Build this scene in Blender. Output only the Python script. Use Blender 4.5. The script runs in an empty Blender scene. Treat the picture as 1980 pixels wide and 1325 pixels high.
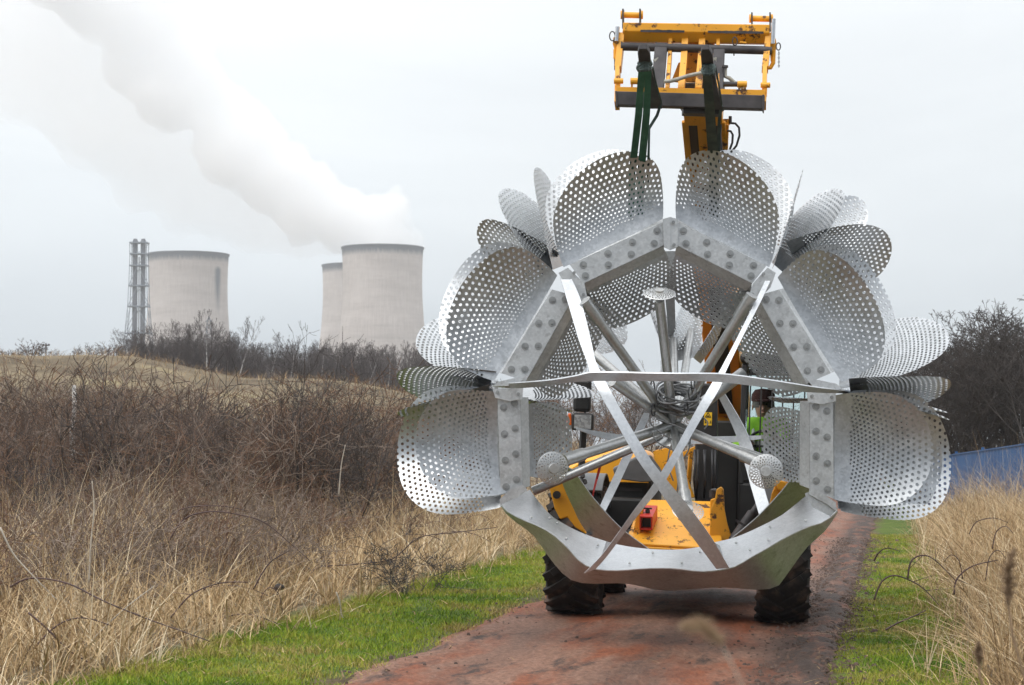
import bpy, bmesh, math, random
import numpy as np
from mathutils import Vector, Matrix, Euler, noise
R = math.radians
rnd = random.Random(7)
nr = np.random.default_rng(11)
S = bpy.context.scene
C = S.collection

# ------------------------------------------------------------------ camera, sky, sun, exposure
F = 4000.0                      # focal length in pixels of the 1980 px wide photograph
CAMZ = 1.6
PITCH = math.atan(197.5 / F)
cam = bpy.data.cameras.new('camera')
cam.sensor_width = 36.0
cam.lens = 36.0 * F / 1980.0
cam.clip_start, cam.clip_end = 0.1, 6000
cam.dof.use_dof = True
cam.dof.focus_distance = 17.0
cam.dof.aperture_fstop = (cam.lens / 1000.0) / 0.009
co = bpy.data.objects.new('camera', cam); C.objects.link(co)
co.location = (0, 0, CAMZ)
co.rotation_euler = (R(90) + PITCH, 0, 0)
S.camera = co

SUN_EL, SUN_AZ = R(56), R(-128)   # behind the photographer's left shoulder, spread wide by thin cloud
w = bpy.data.worlds.new('World'); S.world = w
w.use_nodes = True
nt = w.node_tree; nt.nodes.clear()
def N(tree, t, **k):
    n = tree.nodes.new(t)
    for a, b in k.items():
        setattr(n, a, b)
    return n
out = N(nt, 'ShaderNodeOutputWorld'); bg = N(nt, 'ShaderNodeBackground')
sky = N(nt, 'ShaderNodeTexSky', sky_type='NISHITA'); sky.sun_disc = False
sky.sun_elevation = SUN_EL; sky.sun_rotation = SUN_AZ; sky.dust_density = 3.0
tc = N(nt, 'ShaderNodeTexCoord')
mp = N(nt, 'ShaderNodeMapping'); mp.inputs['Scale'].default_value = (1.6, 1.6, 6.0)
no = N(nt, 'ShaderNodeTexNoise'); no.inputs['Scale'].default_value = 2.2; no.inputs['Detail'].default_value = 5; no.inputs['Roughness'].default_value = .5
no.inputs['Distortion'].default_value = .6
nt.links.new(tc.outputs['Generated'], mp.inputs[0]); nt.links.new(mp.outputs[0], no.inputs['Vector'])
# overcast luminance: brighter towards the zenith, greyer near the horizon, broken by cloud
sx = N(nt, 'ShaderNodeSeparateXYZ'); nt.links.new(tc.outputs['Generated'], sx.inputs[0])
rz = N(nt, 'ShaderNodeValToRGB')
e = rz.color_ramp.elements
e[0].position = 0.0; e[0].color = (.45, .50, .545, 1)
e[1].position = 1.0; e[1].color = (1.62, 1.64, 1.67, 1)
for pos, c in ((.05, (.485, .53, .57, 1)), (.11, (.635, .675, .705, 1)), (.19, (.745, .775, .795, 1)), (.32, (1.02, 1.04, 1.06, 1)), (.6, (1.36, 1.38, 1.40, 1))):
    q = e.new(pos); q.color = c
nt.links.new(sx.outputs['Z'], rz.inputs[0])
rc = N(nt, 'ShaderNodeValToRGB')
rc.color_ramp.elements[0].position = .34; rc.color_ramp.elements[0].color = (9.3, 9.4, 9.5, 1)
rc.color_ramp.elements[1].position = .66; rc.color_ramp.elements[1].color = (10.6, 10.6, 10.6, 1)
nt.links.new(no.outputs['Fac'], rc.inputs[0])
mu = N(nt, 'ShaderNodeMix', data_type='RGBA', blend_type='MULTIPLY'); mu.inputs['Factor'].default_value = 1
nt.links.new(rz.outputs[0], mu.inputs['A']); nt.links.new(rc.outputs[0], mu.inputs['B'])
# thinner, brighter cloud ahead on the left
vd = N(nt, 'ShaderNodeVectorMath', operation='DOT_PRODUCT'); vd.inputs[1].default_value = Vector((-.22, 1, .26)).normalized(); nt.links.new(tc.outputs['Generated'], vd.inputs[0])
gl = N(nt, 'ShaderNodeMapRange'); gl.interpolation_type = 'SMOOTHSTEP'; gl.inputs['From Min'].default_value = .965; gl.inputs['From Max'].default_value = 1.0; gl.inputs['To Min'].default_value = 1.0; gl.inputs['To Max'].default_value = 1.10; nt.links.new(vd.outputs['Value'], gl.inputs[0])
mg = N(nt, 'ShaderNodeMix', data_type='RGBA', blend_type='MULTIPLY'); mg.inputs['Factor'].default_value = 1; nt.links.new(mu.outputs['Result'], mg.inputs['A']); nt.links.new(gl.outputs[0], mg.inputs['B']); mu = mg
# unseen darker sky added behind the camera so front-facing metal reflects less light
rb_ = N(nt, 'ShaderNodeValToRGB'); rb_.color_ramp.elements[0].position = .15; rb_.color_ramp.elements[0].color = (.41, .45, .51, 1); rb_.color_ramp.elements[1].position = .62; rb_.color_ramp.elements[1].color = (1, 1, 1, 1)
my = N(nt, 'ShaderNodeMapRange'); my.inputs['From Min'].default_value = -1; my.inputs['From Max'].default_value = 1; nt.links.new(sx.outputs['Y'], my.inputs[0]); nt.links.new(my.outputs[0], rb_.inputs[0])
mu2 = N(nt, 'ShaderNodeMix', data_type='RGBA', blend_type='MULTIPLY'); mu2.inputs['Factor'].default_value = 1
ez = N(nt, 'ShaderNodeMapRange'); ez.inputs['From Min'].default_value = .20; ez.inputs['From Max'].default_value = .65; ez.inputs['To Min'].default_value = 1; ez.inputs['To Max'].default_value = 0; nt.links.new(sx.outputs['Z'], ez.inputs[0]); nt.links.new(ez.outputs[0], mu2.inputs['Factor'])
nt.links.new(mu.outputs['Result'], mu2.inputs['A']); nt.links.new(rb_.outputs[0], mu2.inputs['B']); mu = mu2
mx = N(nt, 'ShaderNodeMix', data_type='RGBA'); mx.inputs['Factor'].default_value = .96
nt.links.new(sky.outputs[0], mx.inputs['A']); nt.links.new(mu.outputs['Result'], mx.inputs['B'])
nt.links.new(mx.outputs['Result'], bg.inputs['Color']); bg.inputs['Strength'].default_value = .1
nt.links.new(bg.outputs[0], out.inputs['Surface'])

sl = bpy.data.lights.new('sun', 'SUN'); sl.energy = 1.7; sl.angle = R(60); sl.color = (1, .96, .9)
so = bpy.data.objects.new('sun', sl); C.objects.link(so)
sdir = Vector((math.sin(SUN_AZ) * math.cos(SUN_EL), math.cos(SUN_AZ) * math.cos(SUN_EL), math.sin(SUN_EL)))
so.rotation_euler = (-sdir).to_track_quat('-Z', 'Y').to_euler()

S.view_settings.view_transform = 'Standard'; S.view_settings.look = 'None'
S.view_settings.exposure = 0.35; S.view_settings.gamma = 1.0
cy = S.cycles
cy.max_bounces = 40; cy.diffuse_bounces = 3; cy.glossy_bounces = 4; cy.transmission_bounces = 6
cy.volume_bounces = 40; cy.transparent_max_bounces = 12
cy.use_denoising = True
cy.caustics_reflective = False; cy.caustics_refractive = False

# ------------------------------------------------------------------ helpers
FW = Vector((0, math.cos(PITCH), math.sin(PITCH))); UP = Vector((0, -math.sin(PITCH), math.cos(PITCH)))
def P(px, py, d):
    """the point at distance d (world Y) seen at pixel (px, py) of the photograph"""
    r = Vector((1, 0, 0)) * ((px - 990) / F) + UP * ((662.5 - py) / F) + FW
    return Vector((0, 0, CAMZ)) + r * (d / r.y)

class MB:
    def __init__(s): s.v = []; s.f = []
    def add(s, vs, fs):
        b = len(s.v); s.v += [tuple(p) for p in vs]; s.f += [tuple(i + b for i in f) for f in fs]
    def box(s, c, size, rot=None, taper=1.0):
        c = Vector(c); h = Vector(size) / 2
        vs = []
        for z in (-1, 1):
            k = taper if z > 0 else 1.0
            for x, y in ((-1, -1), (1, -1), (1, 1), (-1, 1)):
                p = Vector((x * h.x * k, y * h.y * k, z * h.z))
                if rot is not None: p = rot @ p
                vs.append(c + p)
        s.add(vs, [(0, 3, 2, 1), (4, 5, 6, 7), (0, 1, 5, 4), (1, 2, 6, 5), (2, 3, 7, 6), (3, 0, 4, 7)])
    def bar(s, a, b, wx, wz, up=(0, 0, 1)):
        a = Vector(a); b = Vector(b); d = (b - a); L = d.length; d = d.normalized()
        u = Vector(up); x = d.cross(u)
        if x.length < 1e-4: x = d.cross(Vector((1, 0, 0)))
        x.normalize(); z = x.cross(d)
        m = Matrix((x, d, z)).transposed()
        s.box((a + b) / 2, (wx, L, wz), m)
    def tube(s, pts, r, n=10, cap=True):
        pts = [Vector(p) for p in pts]; m = len(pts)
        rs = r if isinstance(r, (list, tuple)) else [r] * m
        b = len(s.v); prev = None
        for i, p in enumerate(pts):
            d = (pts[min(i + 1, m - 1)] - pts[max(i - 1, 0)]).normalized()
            if prev is None:
                x = d.orthogonal().normalized()
            else:
                x = prev - d * prev.dot(d)
                x = x.normalized() if x.length > 1e-5 else d.orthogonal().normalized()
            prev = x; y = d.cross(x)
            for k in range(n):
                a = 2 * math.pi * k / n
                s.v.append(tuple(p + (x * math.cos(a) + y * math.sin(a)) * rs[i]))
        for i in range(m - 1):
            for k in range(n):
                k2 = (k + 1) % n
                s.f.append((b + i * n + k, b + i * n + k2, b + (i + 1) * n + k2, b + (i + 1) * n + k))
        if cap:
            s.f.append(tuple(b + k for k in reversed(range(n)))); s.f.append(tuple(b + (m - 1) * n + k for k in range(n)))
    def cyl(s, a, b, r, n=14, r2=None): s.tube([a, b], [r, r if r2 is None else r2], n)
    def lathe(s, c, axis, prof, n=24, x0=None):
        """prof: (radius, height along axis)"""
        axis = Vector(axis).normalized(); x = axis.orthogonal().normalized() if x0 is None else Vector(x0); y = axis.cross(x)
        c = Vector(c); b = len(s.v)
        for r, h in prof:
            for k in range(n):
                a = 2 * math.pi * k / n
                s.v.append(tuple(c + axis * h + (x * math.cos(a) + y * math.sin(a)) * r))
        for i in range(len(prof) - 1):
            for k in range(n):
                k2 = (k + 1) % n
                s.f.append((b + i * n + k, b + i * n + k2, b + (i + 1) * n + k2, b + (i + 1) * n + k))
    def ribbon(s, A, B, th):
        """a flat bar between two edge polylines, th thick"""
        A = [Vector(p) for p in A]; B = [Vector(p) for p in B]; m = len(A); b = len(s.v)
        for i in range(m):
            t = (A[min(i + 1, m - 1)] - A[max(i - 1, 0)]); n = t.cross(B[i] - A[i])
            n = n.normalized() * th / 2 if n.length > 1e-9 else Vector((0, 0, th / 2))
            s.v += [tuple(A[i] + n), tuple(B[i] + n), tuple(B[i] - n), tuple(A[i] - n)]
        for i in range(m - 1):
            for k in range(4):
                k2 = (k + 1) % 4
                s.f.append((b + i * 4 + k, b + i * 4 + k2, b + i * 4 + 4 + k2, b + i * 4 + 4 + k))
        s.f += [(b, b + 3, b + 2, b + 1), (b + m * 4 - 4, b + m * 4 - 3, b + m * 4 - 2, b + m * 4 - 1)]
    def plate(s, pts, n, th):
        """a polygon given thickness th along n"""
        n = Vector(n).normalized() * th / 2; m = len(pts)
        vs = [Vector(p) + n for p in pts] + [Vector(p) - n for p in pts]
        fs = [tuple(range(m)), tuple(reversed(range(m, 2 * m)))] + [(i, i + m, (i + 1) % m + m, (i + 1) % m) for i in range(m)]
        s.add(vs, fs)
    def mark(s):
        if not hasattr(s, 'marks'): s.marks = []
        s.marks.append((len(s.v), len(s.f)))
    def each(s, name, mat, parent=None, **k):
        """one object per marked piece"""
        ms = s.marks + [(len(s.v), len(s.f))]; r = []
        for (v0, f0), (v1, f1) in zip(ms[:-1], ms[1:]):
            if v1 > v0:
                q = MB(); q.add(s.v[v0:v1], [[i - v0 for i in f] for f in s.f[f0:f1]]); r.append(q.build(name, mat, parent, **k))
        return r
    def build(s, name, mat, parent=None, smooth=False, bevel=0, fix=True):
        me = bpy.data.meshes.new(name); me.from_pydata(s.v, [], s.f); me.update()
        if fix:
            bm = bmesh.new(); bm.from_mesh(me); bmesh.ops.recalc_face_normals(bm, faces=bm.faces[:]); bm.to_mesh(me); bm.free()
        return link(name, me, mat, parent, smooth, bevel)
def link(name, me, mat, parent=None, smooth=False, bevel=0):
    o = bpy.data.objects.new(name, me); C.objects.link(o)
    if mat is not None: me.materials.append(mat)
    if parent is not None: o.parent = parent
    if smooth:
        me.polygons.foreach_set('use_smooth', [True] * len(me.polygons))
        if smooth == 'auto': me.set_sharp_from_angle(angle=R(40))
    if bevel:
        b = o.modifiers.new('edge', 'BEVEL'); b.width = bevel; b.segments = 2; b.limit_method = 'ANGLE'; b.angle_limit = R(40)
    return o
def tag(o, label=None, cat=None, group=None, kind=None):
    if label: o['label'] = label
    if cat: o['category'] = cat
    if group: o['group'] = group
    if kind: o['kind'] = kind
    return o
def empty(name, loc=(0, 0, 0)):
    o = bpy.data.objects.new(name, None); C.objects.link(o); o.location = loc; o.empty_display_size = .2
    return o
def np_mesh(name, V, Q, mat, tint=None):
    """V (n,3) floats, Q (m,4) quads"""
    me = bpy.data.meshes.new(name)
    me.vertices.add(len(V)); me.vertices.foreach_set('co', np.ascontiguousarray(V, np.float32).ravel())
    m = len(Q); me.loops.add(m * 4); me.loops.foreach_set('vertex_index', np.ascontiguousarray(Q, np.int32).ravel())
    me.polygons.add(m); me.polygons.foreach_set('loop_start', np.arange(m, dtype=np.int32) * 4)
    me.update(calc_edges=True)
    if tint is not None:
        a = me.attributes.new('tint', 'FLOAT', 'POINT'); a.data.foreach_set('value', np.ascontiguousarray(tint, np.float32))
    me.materials.append(mat)
    return me

# ------------------------------------------------------------------ materials
def new_mat(name):
    m = bpy.data.materials.new(name); m.use_nodes = True
    return m, m.node_tree, m.node_tree.nodes['Principled BSDF']
def ramp(t, stops):
    r = N(t, 'ShaderNodeValToRGB'); e = r.color_ramp.elements
    e[0].position, e[0].color = stops[0][0], (*stops[0][1], 1)
    e[1].position, e[1].color = stops[-1][0], (*stops[-1][1], 1)
    for p, c in stops[1:-1]:
        q = e.new(p); q.color = (*c, 1)
    return r
def noise_tex(t, scale, detail=4, coord='Object', sc=None, rough=.55):
    c = N(t, 'ShaderNodeTexCoord'); n = N(t, 'ShaderNodeTexNoise')
    n.inputs['Scale'].default_value = scale; n.inputs['Detail'].default_value = detail; n.inputs['Roughness'].default_value = rough
    if sc:
        m = N(t, 'ShaderNodeMapping'); m.inputs['Scale'].default_value = sc
        t.links.new(c.outputs[coord], m.inputs[0]); t.links.new(m.outputs[0], n.inputs['Vector'])
    else:
        t.links.new(c.outputs[coord], n.inputs['Vector'])
    return n
def bump(t, b, src, strength, dist=.01):
    n = N(t, 'ShaderNodeBump'); n.inputs['Strength'].default_value = strength; n.inputs['Distance'].default_value = dist
    t.links.new(src, n.inputs['Height']); t.links.new(n.outputs[0], b.inputs['Normal'])
def noisy(name, stops, scale, rough=.7, metal=0, detail=5, bmp=0, sc=None, spec=None, rvar=0):
    m, t, b = new_mat(name)
    n = noise_tex(t, scale, detail, sc=sc); r = ramp(t, stops)
    t.links.new(n.outputs['Fac'], r.inputs[0]); t.links.new(r.outputs[0], b.inputs['Base Color'])
    b.inputs['Roughness'].default_value = rough; b.inputs['Metallic'].default_value = metal
    if spec is not None: b.inputs['Specular IOR Level'].default_value = spec
    if rvar:
        q = N(t, 'ShaderNodeMapRange'); q.inputs['To Min'].default_value = rough - rvar; q.inputs['To Max'].default_value = rough + rvar
        t.links.new(n.outputs['Fac'], q.inputs[0]); t.links.new(q.outputs[0], b.inputs['Roughness'])
    if bmp: bump(t, b, n.outputs['Fac'], bmp)
    return m
def galv(name, lo, hi, rough, stain=.0):
    m, t, b = new_mat(name)
    c = N(t, 'ShaderNodeTexCoord')
    v = N(t, 'ShaderNodeTexVoronoi'); v.inputs['Scale'].default_value = 55
    n = noise_tex(t, 5, 6, rough=.65)
    t.links.new(c.outputs['Object'], v.inputs['Vector'])
    a = N(t, 'ShaderNodeMix', data_type='FLOAT'); a.inputs['Factor'].default_value = .3
    t.links.new(n.outputs['Fac'], a.inputs['A']); t.links.new(v.outputs['Color'], a.inputs['B'])
    r = ramp(t, [(.3, lo), (.72, hi)]); t.links.new(a.outputs['Result'], r.inputs[0])
    last = r.outputs[0]
    if stain:
        n2 = noise_tex(t, 9, 8, rough=.7); q = ramp(t, [(.56, (0, 0, 0)), (.72, (1, 1, 1))]); t.links.new(n2.outputs['Fac'], q.inputs[0])
        mm = N(t, 'ShaderNodeMath', operation='MULTIPLY'); mm.inputs[1].default_value = stain; t.links.new(q.outputs[0], mm.inputs[0])
        x = N(t, 'ShaderNodeMix', data_type='RGBA'); x.inputs['B'].default_value = (.16, .155, .15, 1)
        t.links.new(mm.outputs[0], x.inputs['Factor']); t.links.new(last, x.inputs['A']); last = x.outputs['Result']
    t.links.new(last, b.inputs['Base Color'])
    b.inputs['Metallic'].default_value = .92
    q = N(t, 'ShaderNodeMapRange'); q.inputs['To Min'].default_value = rough - .09; q.inputs['To Max'].default_value = rough + .1
    t.links.new(a.outputs['Result'], q.inputs[0]); t.links.new(q.outputs[0], b.inputs['Roughness'])
    bump(t, b, n.outputs['Fac'], .12, .01)
    return m
M = {}
M['petal'] = galv('galvanised_petal', (.36, .375, .385), (.54, .56, .58), .36, .30)
M['plate'] = galv('galvanised_plate', (.50, .515, .52), (.68, .70, .71), .46, .5)
M['strap'] = galv('galvanised_strap', (.52, .545, .57), (.68, .705, .73), .42, .10)
M['tube'] = galv('galvanised_tube', (.34, .35, .35), (.48, .49, .49), .38, .2)
M['bolt'] = noisy('bolt_steel', [(.3, (.28, .29, .29)), (.7, (.42, .43, .43))], 30, .45, .9)
M['disc'] = galv('light_disc_steel', (.45, .46, .46), (.62, .63, .63), .45)

def paint(name, col, dark, wear=.62, rough=.42, scale=7):
    """painted steel, chipped and grimy in places"""
    m, t, b = new_mat(name)
    n = noise_tex(t, scale, 9, rough=.72); n1 = noise_tex(t, 2.3, 4)
    r0 = ramp(t, [(.3, tuple(c * .82 for c in col)), (.7, col)]); t.links.new(n1.outputs['Fac'], r0.inputs[0])
    r = ramp(t, [(wear, (0, 0, 0)), (wear + .05, (1, 1, 1))]); t.links.new(n.outputs['Fac'], r.inputs[0])
    x = N(t, 'ShaderNodeMix', data_type='RGBA'); x.inputs['B'].default_value = (*dark, 1)
    t.links.new(r.outputs[0], x.inputs['Factor']); t.links.new(r0.outputs[0], x.inputs['A'])
    t.links.new(x.outputs['Result'], b.inputs['Base Color'])
    q = N(t, 'ShaderNodeMapRange'); q.inputs['To Min'].default_value = rough; q.inputs['To Max'].default_value = .8
    t.links.new(r.outputs[0], q.inputs[0]); t.links.new(q.outputs[0], b.inputs['Roughness'])
    bump(t, b, n.outputs['Fac'], .06)
    return m
M['yellow'] = paint('yellow_paint', (.90, .40, .018), (.14, .06, .025), .60)
M['yellow_worn'] = paint('worn_yellow_paint', (.90, .41, .024), (.09, .042, .022), .555)
M['black'] = noisy('black_paint', [(.3, (.010, .010, .011)), (.7, (.026, .025, .024))], 5, .5, 0, rvar=.12)
M['steel'] = noisy('bare_dark_steel', [(.3, (.035, .033, .036)), (.7, (.085, .078, .080))], 8, .6, .3, bmp=.1)
M['rubber'] = noisy('muddy_tyre_rubber', [(.35, (.010, .010, .010)), (.52, (.022, .019, .018)), (.68, (.095, .062, .046))], 6, .85, bmp=.15)
M['red'] = paint('red_paint', (.55, .035, .025), (.05, .02, .02), .66)
M['sling'] = noisy('green_webbing', [(.3, (.035, .13, .10)), (.7, (.075, .24, .18))], 9, .85, sc=(1, 1, .3))
M['slingdark'] = noisy('dark_webbing', [(.3, (.04, .06, .06)), (.7, (.09, .125, .115))], 9, .9)
M['rope'] = noisy('pale_rope', [(.3, (.25, .24, .20)), (.7, (.42, .41, .36))], 30, .9)
M['cable'] = noisy('grey_cable', [(.3, (.09, .095, .10)), (.7, (.20, .205, .21))], 20, .5)
M['hose'] = noisy('rubber_hose', [(.3, (.010, .010, .012)), (.7, (.03, .03, .034))], 20, .45)
M['chrome'] = noisy('bright_steel', [(.3, (.6, .6, .6)), (.7, (.75, .75, .75))], 20, .25, 1)
M['label'] = noisy('yellow_label', [(.3, (.80, .50, .02)), (.7, (.85, .56, .03))], 9, .5)
M['ink'] = noisy('black_ink', [(.3, (.01, .01, .01)), (.7, (.02, .02, .02))], 9, .6)
M['hivis'] = noisy('lime_hi_vis_cloth', [(.3, (.26, .62, .035)), (.7, (.40, .80, .06))], 12, .8)
M['reflect'] = noisy('silver_reflective_tape', [(.3, (.42, .42, .42)), (.7, (.55, .55, .55))], 20, .4)
M['skin'] = noisy('skin', [(.3, (.42, .23, .17)), (.7, (.52, .30, .22))], 20, .55)
M['dark_cloth'] = noisy('dark_cloth', [(.3, (.02, .022, .03)), (.7, (.05, .05, .06))], 20, .9)
M['cap'] = noisy('maroon_cap', [(.3, (.05, .018, .016)), (.7, (.085, .03, .027))], 20, .9)
M['hair'] = noisy('grey_hair', [(.3, (.10, .09, .08)), (.7, (.2, .19, .18))], 60, .8)
M['amber'] = noisy('amber_lens', [(.3, (.60, .10, .01)), (.7, (.75, .16, .015))], 9, .25)
m, t, b = new_mat('cab_glass'); M['glass'] = m
b.inputs['Base Color'].default_value = (.85, .93, .92, 1); b.inputs['Roughness'].default_value = .02
b.inputs['Transmission Weight'].default_value = 1; b.inputs['IOR'].default_value = 1.05
m, t, b = new_mat('lamp_lens'); M['lens'] = m
vv = N(t, 'ShaderNodeTexVoronoi'); vv.inputs['Scale'].default_value = 40; rr = ramp(t, [(0, (.35, .36, .37)), (1, (.85, .86, .87))])
cc = N(t, 'ShaderNodeTexCoord'); t.links.new(cc.outputs['Object'], vv.inputs['Vector']); t.links.new(vv.outputs['Color'], rr.inputs[0])
t.links.new(rr.outputs[0], b.inputs['Base Color']); b.inputs['Roughness'].default_value = .12; b.inputs['Metallic'].default_value = .6
M['fence'] = noisy('blue_sheet_paint', [(.3, (.012, .062, .185)), (.7, (.024, .100, .255))], 1.4, .55, detail=7)
# ------------------------------------------------------------------ the flower sculpture (hangs from the forks)
SC = P(1297, 790, 16.9)                       # centre of the ball
SR = 1.46                                     # its radius
fl = empty('flower_sculpture', SC)
tag(fl, 'huge galvanised flower of perforated petals slung below the lifting forks', 'sculpture')
def rel(px, py, d): return P(px, py, d) - SC
def rels(pts, d): return [rel(x, y, d) for x, y in pts]
def ball(px, py, k=1.0, sgn=-1):
    """pixel to the near (or far) side of the ball, relative to its centre"""
    d = SC.y
    for _ in range(6):
        q = rel(px, py, d); r2 = q.x * q.x + q.z * q.z
        d = SC.y + sgn * math.sqrt(max((SR * k) ** 2 - r2, 0.0))
    return rel(px, py, d)

def petal(A, B, T, w=1.0, cup=.10, curl=.0, pitch=.053, solid=.17, holes=True):
    """perforated sheet petal: base edge A-B, tip T; holes sit on a fan that widens outwards"""
    A = Vector(A); B = Vector(B); T = Vector(T); mid = (A + B) / 2
    ex = (B - A); W = ex.length; ex.normalize()
    ey = T - mid; L = ey.length; ey.normalize()
    n = ex.cross(ey).normalized()
    if n.y > 0: n = -n                               # towards the photographer
    a = .5 * W * w * 1.06; p = 1.02 * L; yc = .46 * L; b1 = .54 * L; b2 = 1.2 * L
    s = pitch / (p + L); h = s * math.sqrt(3) / 2
    lo = math.log(p * .985); hi = math.log(p + L * 1.06)
    V = []; Fc = []; idx = {}; cells = []
    def vert(x, y, shared):
        yy = y - yc; bb = b1 if yy > 0 else b2
        q = math.hypot(x / a, yy / bb)
        if q > 1: x /= q; y = yc + yy / q
        if y < 0: y = 0.0
        key = (round(x, 5), round(y, 5)) if shared else None
        if shared and key in idx: return idx[key]
        z = cup * ((x / a) ** 2 * (.35 + .65 * y / L)) + curl * (y / L) ** 2
        V.append(A * 0 + mid + ex * x + ey * y + n * z)
        if shared: idx[key] = len(V) - 1
        return len(V) - 1
    rows = int((hi - lo) / h) + 2; cols = int(math.atan2(a * 1.1, p) / s) + 2
    ins = lambda x, y: y > -1e-6 and math.hypot(x / a, (y - yc) / (b1 if y > yc else b2)) <= 1.0
    for j in range(rows):
        u0 = lo + j * h
        for i in range(-cols, cols + 1):
            t0 = (i + (.5 if j % 2 else 0)) * s
            pts = []
            for k in range(12):
                ang = math.pi / 6 * k + math.pi / 6
                rad = s / math.sqrt(3) if k % 2 == 0 else s / 2
                u = u0 + rad * math.sin(ang); tt = t0 + rad * math.cos(ang)
                r = math.exp(u); pts.append((r * math.sin(tt), r * math.cos(tt) - p))
            if not any(ins(x, y) for x, y in pts): continue
            rc = math.exp(u0); cx, cy_ = rc * math.sin(t0), rc * math.cos(t0) - p
            vi = [vert(x, y, True) for x, y in pts]
            if holes and cy_ > solid * L:
                cells.append((u0, t0))
                ci = []
                for k in range(12):
                    ang = math.pi / 6 * k + math.pi / 6
                    u = u0 + s * .25 * math.sin(ang); tt = t0 + s * .25 * math.cos(ang); r = math.exp(u)
                    ci.append(vert(r * math.sin(tt), r * math.cos(tt) - p, False))
                for k in range(12):
                    k2 = (k + 1) % 12
                    Fc.append((vi[k], vi[k2], ci[k2], ci[k]))
            else:
                c = vert(cx, cy_, False)
                for k in range(12): Fc.append((vi[k], vi[(k + 1) % 12], c))
    good = []
    for f in Fc:                                      # drop what the outline has cut away
        f = [v for q, v in enumerate(f) if v != f[q - 1]]
        if len(set(f)) < 3: continue
        area = Vector((0, 0, 0))
        for q in range(1, len(f) - 1): area += (V[f[q]] - V[f[0]]).cross(V[f[q + 1]] - V[f[0]])
        if area.length > 4e-6: good.append(tuple(f))
    me = bpy.data.meshes.new('petal'); me.from_pydata([tuple(v) for v in V], [], good)
    bm = bmesh.new(); bm.from_mesh(me)
    bmesh.ops.delete(bm, geom=[v for v in bm.verts if not v.link_faces], context='VERTS')
    bm.to_mesh(me); bm.free(); me.update()
    o = link('petal', me, M['petal'], fl, smooth=True)
    if cells:                                         # walls of the punched holes: 5 mm sheet
        RV = []; RF = []
        for u0, t0 in cells:
            ring = []
            for k in range(8):
                ang = math.pi / 4 * k; r = math.exp(u0 + s * .25 * math.sin(ang)); tt = t0 + s * .25 * math.cos(ang)
                x, y = r * math.sin(tt), r * math.cos(tt) - p
                if not ins(x, y): break
                ring.append(mid + ex * x + ey * y + n * (cup * ((x / a) ** 2 * (.35 + .65 * y / L)) + curl * (y / L) ** 2))
            if len(ring) < 8: continue
            b0 = len(RV)
            for q in ring: RV += [tuple(q + n * .0028), tuple(q - n * .0028)]
            RF += [(b0 + 2 * k, b0 + (2 * k + 2) % 16, b0 + (2 * k + 3) % 16, b0 + 2 * k + 1) for k in range(8)]
        bm = bmesh.new(); bm.from_mesh(me); vs = [bm.verts.new(v) for v in RV]
        for f in RF: bm.faces.new([vs[i] for i in f])
        bm.to_mesh(me); bm.free(); me.update()
    return o

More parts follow.
